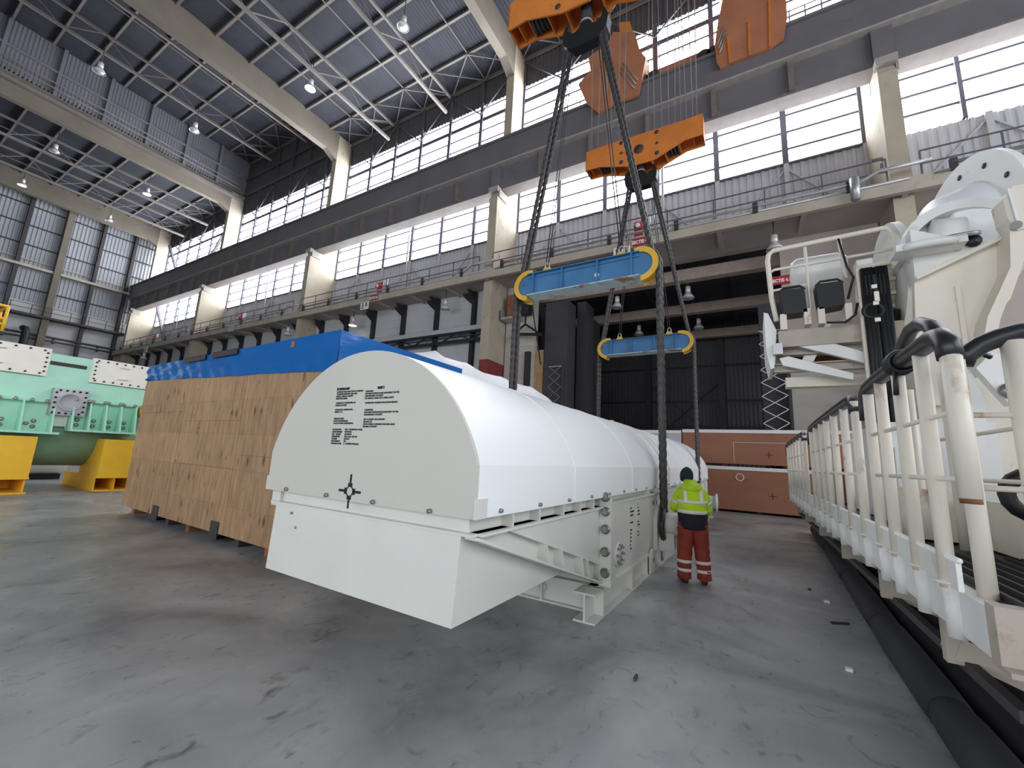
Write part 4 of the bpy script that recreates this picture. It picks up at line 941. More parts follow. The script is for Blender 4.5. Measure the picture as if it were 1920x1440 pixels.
# ================================================================ HOOK BLOCKS, SPREADER BEAMS, SLINGS
def V3(v, u, z): return vuz(v, u, z)
def hook_block(vc, u, dz, label, outl):
    """plates across the hall, outline of the near plate read from the photograph"""
    d = .6; u0 = u
    t = thing('crane_hook_block', label, 'crane hook block', V3(vc, u+.3, 11.5+dz), group='orange hook blocks')
    pl = [(lambda q: (q.x-vc, q.z-dz))(at_u(x, y, u)) for x, y in outl]
    def zr(a):
        zs = []
        for (a0, z0), (a1, z1) in zip(pl, pl[1:]+pl[:1]):
            if min(a0, a1) - 1e-6 <= a <= max(a0, a1) + 1e-6 and abs(a1-a0) > .02: zs.append(z0 + (z1-z0)*(a-a0)/(a1-a0))
        return min(zs), max(zs)
    aL, aR = min(a for a, z in pl), max(a for a, z in pl)
    for k, uu in enumerate((u0, u0+d-.04)):
        b = MB(); b.prism([V3(vc+a, uu, z+dz) for a, z in pl], CU*.04); p = b.build('side_plate', MT['orange'], t)
        if k == 0:
            for a, f_, r in ((0, .5, .17), (-.62, .88, .07), (.62, .88, .07), (-.62, .5, .05), (.62, .5, .05), (-.62, .16, .07), (.62, .16, .07)):
                z = zr(a)[0]*(1-f_) + zr(a)[1]*f_
                MB().cyl(V3(vc+a, uu-.02, z+dz), V3(vc+a, uu+.01, z+dz), r, 16).build('plate_pin', MT['dsteel'], p)
    for a in (aL+.01, aR-.04):
        z0, z1 = zr(a+.03)
        b = MB(); b.prism([V3(vc+a, u0, z0+dz), V3(vc+a, u0+d, z0+dz), V3(vc+a, u0+d, z1+dz), V3(vc+a, u0, z1+dz)], CV*.03); b.build('end_plate', MT['orange'], t)
    for a in (-1.5, -.95, .85, 1.3, 1.75, -1.8, -.45, .4):
        za, zb_ = zr(a); za += .02
        b = MB(); b.prism([V3(vc+a, u0+.04, za+dz), V3(vc+a, u0+d-.04, za+dz), V3(vc+a, u0+d-.04, zb_-.15+dz), V3(vc+a, u0+.04, zb_-.15+dz)], CV*.03); b.build('web_plate', MT['orange'], t)
    for a in (-1.25, 1.1):
        for s in (-.16, -.05, .06, .17):
            b = MB(); b.cyl(V3(vc+a+s-.03, u0+.31, zr(a)[0]+.32+dz), V3(vc+a+s+.03, u0+.31, zr(a)[0]+.32+dz), .29, 22); b.build('sheave', MT['dsteel'], t)
    # shank and double horn hook
    b = MB(); b.cyl(V3(vc, u0+.31, 12.9+dz), V3(vc, u0+.31, 11.9+dz), .14, 18); b.build('hook_shank', MT['blacksteel'], t)
    b = MB(); b.cyl(V3(vc, u0+.31, 11.92+dz), V3(vc, u0+.31, 11.96+dz), .155, 18); b.build('shank_collar', MT['galv'], t)
    zh = 11.72 + dz; o = []
    outer = [(0,-.56), (-.45,-.54), (-.74,-.30), (-.80,.08), (-.70,.34), (-.56,.40), (-.60,.18), (-.50,.02), (-.34,.0), (-.18,.12), (-.12,.34), (.12,.34), (.18,.12), (.34,.0), (.50,.02), (.60,.18), (.56,.40), (.70,.34), (.80,.08), (.74,-.30), (.45,-.54)]
    hb = MB(); hb.prism([V3(vc+a*.72, u0+.20, zh+z*.8) for a, z in outer], CU*.24); hb.build('double_hook', MT['black'], t)
    return t, zh
V1, U1 = -1.50, 2.6; V2, U2 = -1.62, 8.3
hk1, zh1 = hook_block(V1, U1, .06, 'upper orange hook block, nearer one, cut by the top of the picture', [(955,9), (952,58), (985,38), (1055,23), (1105,0), (1140,-38), (1205,-52), (1238,-72), (1240,-125), (1120,-90), (1000,-22)])
hk2, zh2 = hook_block(V2, U2, .0, 'lower orange hook block hanging farther away before the windows', [(1098,286), (1099,320), (1124,313), (1182,312), (1225,300), (1283,263), (1319,251), (1318,212), (1288,223), (1127,275)])
def spreader(u, vl, vr, zc, label):
    h = .255; d = .40; t = thing('spreader_beam', label, 'spreader beam', V3((vl+vr)/2, u, zc-h), group='blue spreader beams')
    r = h
    def outline(rr, off=0):
        a, c = vl + .36, vr - .36
        return [V3(a, u+off, zc) + CV*(rr*math.cos(x)) + Vector((0,0,rr*math.sin(x))) for x in [PI/2 + PI*k/14 for k in range(15)]] + [V3(c, u+off, zc) + CV*(rr*math.cos(x)) + Vector((0,0,rr*math.sin(x))) for x in [-PI/2 + PI*k/14 for k in range(15)]]
    for off in (-.12, .10):
        b = MB(); b.prism(outline(h-.02, off), CU*.02); b.build('web_plate', MT['blue'], t)
    b = MB(); b.prism([V3(vl+.36, u-d/2, zc+h-.02), V3(vr-.36, u-d/2, zc+h-.02), V3(vr-.36, u+d/2, zc+h-.02), V3(vl+.36, u+d/2, zc+h-.02)], (0,0,.02)); b.build('top_flange', MT['blue'], t)
    b = MB(); b.prism([V3(vl+.36, u-d/2, zc-h), V3(vr-.36, u-d/2, zc-h), V3(vr-.36, u+d/2, zc-h), V3(vl+.36, u+d/2, zc-h)], (0,0,.02)); b.build('bottom_flange', MT['bluew'], t)
    L_ = vr - vl - .72
    for f in (0.06, .34, .66, .94):
        v = vl + .36 + L_*f; b = MB(); b.prism([V3(v-.012, u-d/2, zc-h+.02), V3(v+.012, u-d/2, zc-h+.02), V3(v+.012, u-d/2, zc+h-.02), V3(v-.012, u-d/2, zc+h-.02)], CU*.08); b.build('stiffener', MT['blue'], t)
    b = MB(); b.prism([V3(vl+.36, u-.145, zc+h-.10), V3(vr-.36, u-.145, zc+h-.10), V3(vr-.36, u-.145, zc+h-.085), V3(vl+.36, u-.145, zc+h-.085)], CU*.025); b.build('flange_rib', MT['blue'], t)
    for sgn, vv in ((-1, vl+.36), (1, vr-.36)):
        a0 = PI*.42 if sgn < 0 else -PI*.58
        for off in (-.15, .12):
            pts = [V3(vv, u+off, zc) + CV*(rr*math.cos(a)) + Vector((0,0,rr*math.sin(a))) for rr, seq in ((.355, range(17)), (.245, range(16,-1,-1))) for a in [(PI*.40 + PI*1.08*k/16 if sgn < 0 else PI*.60 - PI*1.08*k/16) for k in seq]]
            b = MB(); b.prism(pts, CU*.03); b.build('saddle_cheek', MT['yellow'], t)
        b = MB(); b.prism([V3(vv, u-.12, zc) + CV*(.30*math.cos(a)) + Vector((0,0,.30*math.sin(a))) for a in [(PI*.40 + PI*1.08*k/16 if sgn < 0 else PI*.60 - PI*1.08*k/16) for k in range(17)]] + [V3(vv, u-.12, zc) + CV*(.25*math.cos(a)) + Vector((0,0,.25*math.sin(a))) for a in [(PI*.40 + PI*1.08*k/16 if sgn < 0 else PI*.60 - PI*1.08*k/16) for k in range(16,-1,-1)]], CU*.24); b.build('saddle', MT['yellow'], t)
    for f in (.16, .84):
        v = vl + .36 + L_*f; b = MB(); b.prism([V3(v-.14, u-.02, zc+h), V3(v+.14, u-.02, zc+h), V3(v+.07, u-.02, zc+h+.15), V3(v-.07, u-.02, zc+h+.15)], CU*.04); b.build('lug', MT['yellow'], t)
        sh = [V3(v, u-.0, zc+h+.10) + CV*(.055*math.cos(a)) + Vector((0,0,.05 + .12*math.sin(a))) for a in [2*PI*k/16 for k in range(16)]]
        b = MB(); b.tube(sh, .016, 6, closed=True); b.build('shackle', MT['galv'], t)
    return t
VL1, VR1 = -3.06, .125; UU1 = 2.9; ZB1 = 5.5
spreader(UU1, VL1, VR1, ZB1, 'near blue spreader beam with yellow rope saddles and worn paint')
UU2 = 8.6; VL2, VR2 = -3.1, -.02; ZB2 = 5.5
b2 = spreader(UU2, VL2, VR2, ZB2, 'far blue spreader beam hanging lower in the picture before the dark hall')
q = at_u(1119, 516, UU1-.12); MB().cyl(V3(q.x, UU1-.12, q.z), V3(q.x, UU1-.14, q.z), .05, 14).build('load_plate', MT['plate'], bpy.data.objects['spreader_beam'])
def sling(vh, u, zh, vb, zb, uo, side, label, ub):
    """thick laid sling: hook horn -> round the saddle -> down to the trunnion, two runs side by side"""
    t = thing('wire_rope_sling', label, 'sling', V3(vb, ub, .3), group='thick wire rope slings')
    s = -1 if side < 0 else 1
    vc = vb - s*.36
    for k, du in enumerate((-.085, .085)):
        up = V3(vc + s*.335*math.cos(.9), ub+du, zb + .335*math.sin(.9)); pts = [V3(vh+du*.5, u+.31+du*.4, zh-.1), up]
        for a in (.6, .3, 0, -.2): pts.append(V3(vc + s*.345*math.cos(a), ub+du, zb + .345*math.sin(a)))
        MB().rope([V3(vh+du*.5, u+.31+du*.4, zh+.12), *pts, V3(vb+s*.0, ub+du, .9)], .052, pitch=.5, lobes=3, n=18, step=.035).build('sling_run', MT['rope'], t)
    # bight round the trunnion
    pts = [V3(vb, ub + .21*math.cos(a), .70 + .24*math.sin(a)) for a in [-PI*k/10 for k in range(11)]]
    pts = [V3(vb, ub-.085, .95)] + [V3(vb, ub - .21*math.cos(PI*k/10), .70 - .24*math.sin(PI*k/10)) for k in range(11)] + [V3(vb, ub+.085, .95)]
    MB().tube(pts, .05, 8).build('sling_bight', MT['rope'], t)
sling(V1-.36, U1, zh1, VL1, ZB1, 0, -1, 'thick wire sling over the left end of the near spreader beam', UU1)
sling(V1+.36, U1, zh1, VR1, ZB1, 0, 1, 'thick wire sling over the right end of the near spreader, beside the worker', UU1)
sling(V2-.36, U2, zh2, VL2, ZB2, 0, -1, 'thick wire sling over the left end of the far spreader beam', UU2)
sling(V2+.36, U2, zh2, VR2, ZB2, 0, 1, 'thick wire sling over the right end of the far spreader beam', UU2)
for (vh, u, zh, v0, vr_, ub, zb, lab) in ((V1-.30, U1, zh1, VL1, VR1, UU1, ZB1, 'near'), (V2-.30, U2, zh2, VL2, VR2, UU2, ZB2, 'far')):
    L_ = vr_ - v0 - .72
    for f, sd in ((.16, 'left'), (.84, 'right')):
        v = v0 + .36 + L_*f; vh_ = vh if f < .5 else vh + .6
        t = thing('thin_carrier_rope', 'thin doubled rope from the %s hook to the %s lug of its spreader' % (lab, sd), 'rope', V3(v, ub, zb+.5), group='thin carrier ropes')
        for dv in (-.03, .03): MB().tube([V3(vh_+dv, u+.31, zh-.1), V3(v+dv, ub, zb+.47)], .013, 6).build('rope_leg', MT['rope'], t)
# hoist ropes up to the crane bridge
i = 0
for (vc, u, dz, lab) in ((V1, U1, .06, 'near'), (V2, U2, 0, 'far')):
    for a in (-1.85, -1.6, -1.25, -1.1, -.85, -.65, .25, .5, .75, .95, 1.15, 1.35, 1.55, 1.75, 1.88):
        z1 = 27.5; dv = .25*math.sin(a*7)
        b = MB(); b.tube([V3(vc+a, u+.31+.1*math.cos(i), 13.2+dz), V3(vc+a+dv, u+.31+.1*math.cos(i), z1)], .016, 6)
        o = recentre(b.build('hoist_rope', MT['thin'])); tag(o, 'thin steel hoist rope rising from the %s orange hook block' % lab, 'rope', 'hoist ropes of the %s block' % lab); i += 1
# overhead crane: bridge girders above the frame and end carriage on the runway
t = thing('overhead_crane', 'weathered orange overhead crane end carriage riding on the runway girder', 'crane', (-1.5, 20.6, 22.4))
YA, YB = 19.75, 21.1
def pw(x, y, Y=YA): p = at(x, y, Y=Y); return Vector((p.x, Y, p.z))
def plate(ps, dy, nm, m='orange2', Y=YA):
    P_ = [pw(x, y, Y) for x, y in ps]; b = MB(); b.prism(P_, (0, .16 if Y < 20 else dy, 0))
    if Y < 20 and dy > .5: b.prism([Vector((p.x, Y+.16, max(p.z, 22.45))) for p in P_], (0, dy, 0))
    return b.build(nm, MT[m], t)
plate([(1084, 158), (1107, 132), (1103, 108), (1140, 80), (1150, 60), (1190, 60), (1200, 95), (1211, 108), (1197, 178), (1150, 196), (1122, 212), (1100, 194)], 1.1, 'carriage_leg')
plate([(1160, 42), (1181, 40), (1196, 95), (1212, 142), (1197, 178), (1168, 118)], .9, 'leg_stiffener', 'orange', 20.9)
plate([(1183, 70), (1211, 142), (1330, 92), (1335, 100), (1282, 124), (1258, 138), (1260, 150), (1197, 178), (1168, 118)], .5, 'tie_beam', 'orange2', 21.3)
plate([(1355, 0), (1346, 40), (1340, 85), (1344, 118), (1350, 127), (1368, 118), (1405, 104), (1444, 88), (1470, 70), (1476, 30), (1474, 0), (1470, -60), (1340, -60)], 1.1, 'carriage_leg')
for x0, y0, x1, y1 in ((1365, 70, 1369, 118), (1404, 40, 1406, 104), (1443, 0, 1444, 88)):
    b = MB(); b.bar(pw(x0, y0, 19.72), pw(x1, y1, 19.72), .1, .06, up=(0,1,0)); b.build('leg_rib', MT['orange'], t)
for k in range(3):
    b = MB(); b.tube([pw(1168-3*k, 118+8*k, 19.7), pw(1196-3*k, 150+8*k, 19.7)], .03, 6); b.build('ladder_rung', MT['galv'], t)
    b = MB(); b.tube([pw(1358+2*k, 48+8*k, 19.7), pw(1345+2*k, 84+8*k, 19.7)], .03, 6); b.build('ladder_rung', MT['galv'], t)
for px_ in ((1204, 172), (1225, 166), (1320, 125), (1340, 120)):
    p = pw(px_[0], px_[1], 20.4); MB().cyl((p.x, 20.3, 22.87), (p.x, 20.7, 22.87), .35, 16).build('carriage_wheel', MT['dsteel'], t)
# runway walkway rails by the carriage
for (x0, x1, lab) in ((1105, 1125, 'thin maintenance railing on the runway left of the orange crane leg'), (1480, 1545, 'thin maintenance railing on the runway right of the orange crane leg')):
    y0 = 190 if x0 < 1200 else 62; p = at(x0, y0, Y=21.2); q = at(x1, y0-6, Y=21.2); za = 22.36
    r_ = thing('runway_railing', lab, 'railing', ((p.x+q.x)/2, 21.2, za))
    for z in (.6, 1.1, 2.0): MB().tube([(p.x-.6, 21.2, za+z), (q.x, 21.2, za+z)], .03, 6).build('handrail', MT['dsteel'], r_)
    for k in range(4): x = p.x-.6 + (q.x-p.x+.6)*k/3; MB().tube([(x, 21.2, za), (x, 21.2, za+2.0)], .03, 6).build('railing_post', MT['dsteel'], r_)
# ================================================================ WHITE MACHINE ON THE RIGHT
# --- walkway deck with railings (edge along X = 0.8)
DX = .80
dk = thing('machine_walkway_deck', 'long off-white machine deck edge with padded railing posts and underside braces', 'machine deck', (2.2, 6.5, 0))
be = MT['beige']
DZ = 1.20
y_near, y_far = 2.55, 13.2
def dp(x, y, X=DX): p = at(x, y, X=X); return Vector((X, p.y, p.z))
b = MB(); b.box((DX+.02, y_near+.09, DZ-.20), (DX+.10, y_far, DZ-.02)); b.box((DX+.02, y_near+.09, DZ-.22), (DX+.16, y_far, DZ-.20)); b.build('edge_beam', MT['whitem'], dk)
b = MB(); b.box((DX-.005, y_near+.25, DZ-.01), (DX+.015, y_far, DZ+.12)); b.tube([(DX, y_near+.22, DZ+.13), (DX, y_far, DZ+.13)], .014, 8); b.build('toe_board', MT['whitem'], dk)
b = MB(); b.box((DX+.10, y_near+.02, DZ-.06), (3.6, y_far, DZ-.02)); b.build('deck_plate', MT['dsteel'], dk)
for k in range(34):
    x = DX+.14+.08*k
    if x < 3.5: MB().bar((x, y_near+.04, DZ-.005), (x, y_near+1.6, DZ-.005), .012, .03).build('grating_bar', MT['dsteel'], dk)
b = MB(); b.box((DX+.02, y_near, DZ-.24), (3.7, y_near+.08, DZ-.0)); b.box((DX+.02, y_near-.07, DZ-.24), (3.7, y_near, DZ-.22)); b.build('end_beam', MT['beiged'], dk)
q = at(1852, 1112, Z=DZ); MB().tube([(q.x, q.y, DZ-.02), (q.x, q.y, 2.28)], .036, 12).build('railing_post', be, dk)
posts = []
def sect(name_i, ys, top, curl_far=True, curl_near=True, r=.034, drop_last=None):
    """posts at ys (far to near) carrying one padded hand rail"""
    foam = []
    ya, yb = ys[0], ys[-1]
    if curl_far: foam += [Vector((DX, ya+.10, top-.22)), Vector((DX, ya+.10, top-.10)), Vector((DX, ya+.06, top-.02)), Vector((DX, ya-.04, top+.02))]
    else: foam += [Vector((DX, ya+.1, top+.02))]
    foam += [Vector((DX, (ya*(1-f)+yb*f), top+.035)) for f in (.25, .5, .75)]
    if curl_near: foam += [Vector((DX, yb+.18, top+.035)), Vector((DX, yb+.08, top+.02)), Vector((DX, yb+.02, top-.03)), Vector((DX, yb-.0, top-.10))]
    else: foam += [Vector((DX, yb-.06, top+.02))]
    MB().tube(foam, .048, 12).build('foam_sleeve', MT['foam'], dk)
    for i, y in enumerate(ys):
        zb = DZ-.02
        if drop_last and i == len(ys)-1:
            b = MB(); b.tube([(DX-.005, y-.02, 1.62), (DX, y, top-.08)], r*1.15, 12); b.tube([(DX-.005, y-.02, 1.60), (DX-.005, y-.02, 1.621)], r*1.05, 12, 1); b.build('railing_post', [be, MT['rust']], dk); continue
        MB().tube([(DX, y, zb), (DX, y, top)], r, 12).build('railing_post', be, dk)
        MB().tube([(DX+.01, y, DZ-.24), (DX+.01, y, DZ-.0)], r*1.12, 12).build('post_socket', MT['whitem'], dk)
        MB().cyl((DX, y, DZ-.0), (DX, y, DZ+.012), r*1.55, 14).build('post_collar', be, dk)
    for z in (1.70, 2.0):
        MB().tube([(DX, ys[0]+.1, z), (DX, ys[-1], z)], .013, 8).build('middle_rail', be, dk)
sect(0, [12.9, 12.2, 11.5, 10.8, 10.1, 9.4, 8.8], 2.32)
sect(1, [7.8, 7.3, 6.75, 6.3, 5.75, 5.15, 4.62], 2.33)
sect(2, [4.12, 3.76, 3.34, 2.93, 2.56], 2.34, drop_last=True)
# second rail line behind, across the deck
X2 = 1.30
for px_t, px_b in (((1715, 640), (1745, 1010)), ((1680, 722), (1708, 1000)), ((1700, 700), (1740, 1010)), ((1762, 660), (1800, 1020)), ((1790, 690), (1815, 1040))):
    p = at(px_t[0], px_t[1], X=X2); MB().tube([(X2, p.y, DZ), (X2, p.y, min(2.5, max(p.z, 2.2)))], .034, 12).build('railing_post', be, dk)
lp = [at(1668, 742, X=X2), at(1672, 700, X=X2), at(1690, 655, X=X2), at(1708, 618, X=X2), at(1726, 606, X=X2), at(1745, 612, X=X2), at(1757, 632, X=X2), at(1762, 652, X=X2)]
MB().tube([Vector((X2, p.y, p.z)) for p in lp], .055, 12).build('foam_sleeve', MT['foam'], dk)
for z in (1.70, 2.0): MB().tube([(X2, 4.6, z), (X2, 3.3, z)], .013, 8).build('middle_rail', be, dk)
# rail across the near end of the deck
YN = 2.9
ar = [at(x, y, Y=YN) for x, y in ((1803, 682), (1812, 665), (1838, 647), (1870, 634), (1905, 624), (1940, 620))]
MB().tube([Vector((p.x, YN, p.z)) for p in ar] + [Vector((ar[-1].x+.8, YN, ar[-1].z))], .045, 12).build('foam_sleeve', MT['foam'], dk)
for x_ in (1900, 1990): p = at(x_, 640, Y=YN); MB().tube([(p.x, YN, DZ), (p.x, YN, p.z)], .048, 12).build('railing_post', be, dk)
for y_ in (778, 918): p = at(1900, y_, Y=YN); q = at(1822, y_, Y=YN); MB().tube([(q.x-.02, YN, p.z), (p.x+1.2, YN, p.z)], .014, 8).build('middle_rail', be, dk)
p = at(1850, 1070, Y=YN); 
# lashing on the padded rail
q = Vector((DX, 3.28, 2.375)); b = MB()
for k in range(4): b.tube([q + Vector((.062*math.cos(a), .03*k-.05, .062*math.sin(a))) for a in [2*PI*i/14 for i in range(14)]], .014, 6, closed=True)
b.tube([q + Vector((0, .02, .06)), q + Vector((.15, .1, .12)), Vector((X2-.1, 3.55, 2.5)), Vector((X2, 3.6, 2.45))], .016, 6); b.tube([q + Vector((-.03, -.03, -.05)), q + Vector((-.04, -.04, -.2))], .014, 6); b.build('rope_lashing', MT['black'], dk)
# beige tank wall and drum on the deck
b = MB(); b.box((1.75, 3.35, DZ), (3.4, 3.45, DZ+.62)); b.build('screen_plate', be, dk)
b = MB(); b.box((1.5, 3.6, DZ), (1.62, 5.6, DZ+.35)); b.box((1.1, 4.8, DZ), (1.45, 5.4, DZ+.4)); b.build('equipment_box', be, dk)
b = MB(); b.box((1.3, 6.2, DZ), (2.2, 8.6, DZ+1.1)); b.box((1.32, 5.9, DZ), (1.8, 6.2, DZ+.8)); b.build('control_cabinet', MT['whitem'], dk)
b = MB(); b.box((1.2, 9.2, DZ), (2.0, 11.5, DZ+.5)); b.build('rust_red_box', MT['rust'], dk)
MB().tube([(1.6, 3.7, 1.62), (1.9, 3.6, 1.78), (2.6, 3.5, 1.9), (3.2, 3.5, 1.95)], .03, 8).build('black_cable', MT['black'], dk)
MB().tube([Vector((1.55+.13*math.cos(a), 4.0, 1.62+.13*math.sin(a))) for a in [2*PI*k/16 for k in range(16)]], .045, 8, closed=True).build('cable_coil', MT['black'], dk)
for (x, y, h) in ((2.3, 4.6, .3), (2.6, 4.2, .45), (2.9, 4.0, .3), (2.2, 5.2, .6)): MB().box((x, y, DZ), (x+.3, y+.25, DZ+h)).build('floor_fitting', MT['whitem'], dk)
# underside: brackets, diagonals, legs
for y in (12.2, 10.2, 8.2, 6.3, 4.6, 3.3):
    MB().box((DX+.05, y-.03, DZ-.46), (DX+.14, y+.03, DZ-.20)).build('edge_bracket', MT['beiged'], dk)
    b = MB(); b.bar((DX+.1, y, DZ-.38), (2.3, y-.1, .32), .07, .11); b.bar((DX+.1, y+.16, DZ-.38), (2.3, y+.06, .32), .04, .11); b.build('diagonal_strut', MT['beiged'], dk)
    MB().box((2.2, y-.2, 0), (2.5, y+.2, DZ-.06)).build('support_leg', MT['dsteel'], dk)
b = MB(); b.bar((DX+.14, y_near+.2, DZ-.46), (DX+.14, y_far-.5, DZ-.5), .05, .05); b.build('lower_stringer', MT['dsteel'], dk)
b = MB(); b.box((1.7, 2.4, .0), (2.0, 13, .25)); b.build('ground_beam', MT['dsteel'], dk)

# --- rolled black mats on the floor
rl = thing('black_rubber_roll', 'long black rolled rubber mat lying on the floor below the white machine deck', 'rubber roll', (1.2, 8, 0))
ends = [(1.42, 14.6), (1.33, 11.2), (1.22, 8.4), (1.13, 6.1), (1.08, 4.2), (1.06, 2.6), (1.04, .9)]
for (a, b_) in zip(ends[:-1], ends[1:]):
    pts = []; rs = []
    for k in range(9):
        f = k/8; pts.append(Vector((a[0]*(1-f)+b_[0]*f, a[1]*(1-f)+b_[1]*f, .135))); rs.append(.132 + .006*math.sin(f*PI))
    rs[0] = .118; rs[-1] = .128
    MB().tube(pts, rs, 20).build('roll_section', MT['roll'], rl)
r2 = MB(); r2.tube([(1.36, 1.0, .10), (1.38, 4, .1), (1.46, 8, .1), (1.58, 12.5, .1)], .1, 16); tag(recentre(r2.build('black_rubber_roll', MT['roll'])), 'thinner black roll lying in the shade behind the long rubber roll', 'rubber roll')

# --- winch frame, flanges and drum
wf = thing('winch_frame', 'huge white winch frame with round drum flanges rising behind the padded railing', 'winch', (3.0, 6.5, 1.2))
wm = MT['whitem']
YP = 6.3
def wp(x, y, Y=YP): p = at(x, y, Y=Y); return Vector((p.x, Y, p.z))
def wplate(ps, Y, d, nm, m='beige'):
    b = MB(); b.prism([wp(x, y, Y) for x, y in ps], (0, d, 0)); return b.build(nm, MT[m], wf)
wplate([(1714, 524), (1768, 492), (1840, 459), (1888, 441), (1893, 424), (1925, 415), (1940, 430), (1895, 560), (1862, 597), (1858, 640), (1850, 760), (1722, 760)], YP, .10, 'side_plate')
wplate([(1893, 424), (1925, 415), (1944, 420), (1876, 598), (1864, 660), (1850, 700), (1844, 640), (1852, 594), (1895, 500)], YP-.28, .28, 'plate_flange')
b = MB(); b.prism([wp(1714, 524), wp(1890, 441), wp(1890, 447), wp(1714, 530)], (0, -.10, 0)); b.build('top_flange', MT['beige'], wf)
wplate([(1706, 430), (1760, 440), (1790, 472), (1800, 470), (1826, 434), (1840, 446), (1862, 446), (1889, 436), (1890, 447), (1716, 526)], YP+.25, .25, 'saddle_plate', 'whitem')
c = wp(1824, 452, YP+.23); MB().cyl(c, c + Vector((0,-.02,0)), .075, 16).build('saddle_hole', MT['black'], wf)
b = MB(); p = wp(1738, 465, YP+.1); b.tube([p + Vector((.20*math.cos(a), .05*math.sin(a)-.1, .0)) for a in [2*PI*k/24 for k in range(24)]], .05, 8, closed=True); b.box((p.x-.3, YP, p.z-.03), (p.x+.32, YP+.3, p.z+.05)); b.build('eye_pad', wm, wf)
# small flange disc (axis across the hall)
def disc(c, r, t, nm, m=wm, ax=(1,0,0), hole=0):
    b = MB(); b.lathe([(hole, 0), (r, 0), (r, t), (hole, t)], c, ax, 56, smooth=False); return b.build(nm, m, wf)
c0 = at(1672, 536, Y=7.7); top = at(1665, 430, Y=7.7); rs = top.z - c0.z
disc((c0.x-.05, 7.7, c0.z), rs, .09, 'flange_disc')
MB().lathe([(.42, 0), (.42, .28), (.36, .30), (.05, .30)], (c0.x-.06, 7.7, c0.z-.05), (-1,0,0), 32).build('gear_motor', MT['beige'], wf)
for k in range(14):
    a = 2*PI*k/14; MB().bar((c0.x-.06, 7.7+.44*math.cos(a), c0.z-.05+.44*math.sin(a)), (c0.x-.32, 7.7+.44*math.cos(a), c0.z-.05+.44*math.sin(a)), .03, .05).build('motor_fin', MT['beige'], wf)
b = MB(); b.tube([(c0.x-.2, 7.3, c0.z-.5), (c0.x-.2, 7.35, c0.z-.75), (c0.x-.2, 7.7, c0.z-.85)], .16, 12); b.build('black_cover', MT['black'], wf)
MB().cyl((c0.x, 7.7, c0.z), (c0.x+1.0, 7.7, c0.z), .45, 28).build('drum_shaft', wm, wf)
# big disc
c1 = Vector((2.706, 7.4, 4.934)); R1 = 1.01
ax1 = Vector((-.9816, -.1908, 0)).normalized()
disc(c1, R1, .08, 'drum_flange', wm, ax1)
b = MB(); b.lathe([(R1*.66, .06), (R1*.62, .14), (R1*.50, .45), (R1*.48, .47), (.05, .47)], c1, ax1, 48); b.build('drum_cone', MT['dome'], wf)
cc = c1 - ax1*.05
for k in range(5): a = .5 + .55*k; u_ = Vector((-ax1.y, ax1.x, 0)); u_.normalize(); q = c1 + u_*(-R1*.82*math.cos(a)) + Vector((0,0,R1*.82*math.sin(a))) + ax1*.08; MB().cyl(q + ax1*.01, q - ax1*.03, .035, 10).build('flange_hole', MT['dsteel'], wf)
# bearing arch in front of the disc
b = MB(); ac = wp(1812, 460, 6.75); oo = arc(ac, (1,0,0), (0,0,1), .62, -.2, PI+.1, 20, .62); ii = arc(ac, (1,0,0), (0,0,1), .50, PI+.1, -.2, 20, .50)
b.prism(oo + ii, (0, .35, 0)); b.build('bearing_cap', wm, wf)
b = MB(); b.prism(arc(ac + Vector((0,.18,0)), (1,0,0), (0,0,1), .51, 0, 2*PI, 32, .51)[:-1], (0, .3, 0)); b.build('bearing_body', wm, wf)
b = MB(); b.lathe([(.17, 0), (.17, .04), (.13, .04)], wp(1800, 446, 6.55), (0,-.3,1), 18); b.build('grease_cap', MT['galv'], wf)
b = MB(); b.cyl(wp(1738, 452, 6.9), wp(1800, 448, 6.9), .26, 24); b.build('bearing_sleeve', wm, wf)
# bracket clamp at the upper right
b = MB(); b.prism([wp(1880, 372, 6.0), wp(1900, 348, 6.0), wp(1940, 342, 6.0), wp(1935, 425, 6.0), wp(1908, 432, 6.0), wp(1890, 410, 6.0)], (0, .25, 0)); b.build('clamp_bracket', MT['beige'], wf)
b = MB(); b.prism([wp(1889, 355, 5.97), wp(1893, 352, 5.97), wp(1914, 420, 5.97), wp(1909, 424, 5.97)], (0, .06, 0)); b.build('clamp_rib', wm, wf)
b = MB(); b.cyl(wp(1905, 422, 6.0), wp(1905, 422, 5.97), .045, 12, smooth=False); b.build('clamp_bolt', MT['bolt'], wf)
b = MB(); p = wp(1795, 545, YP-.01); b.box((p.x-.02, YP-.03, p.z-.9), (p.x+.02, YP, p.z+.05)); b.build('stain_rib', MT['beige'], wf)
# supporting column, hydraulic links, base of the frame
b = MB(); b.box((wp(1722,700).x, YP+.1, DZ), (wp(1850,700).x+2.4, YP+1.6, wp(1722,640).z)); b.build('frame_base', MT['beige'], wf)
b = MB(); b.prism([wp(1860, 660, 5.6), wp(1885, 668, 5.6), wp(1925, 730, 5.6), wp(1918, 757, 5.6), wp(1895, 760, 5.6), wp(1830, 690, 5.6)], (0, .12, 0)); lk = b.build('link_plate', wm, wf)
c = wp(1890, 733, 5.59); MB().cyl(c, c + Vector((0, -.05, 0)), .07, 18).build('link_pin', MT['bolt'], lk)
b = MB(); b.prism([wp(1812, 690, 5.7), wp(1826, 704, 5.7), wp(1850, 760, 5.7), wp(1846, 900, 5.7), wp(1815, 900, 5.7)], (0, .1, 0)); b.build('link_plate', wm, wf)

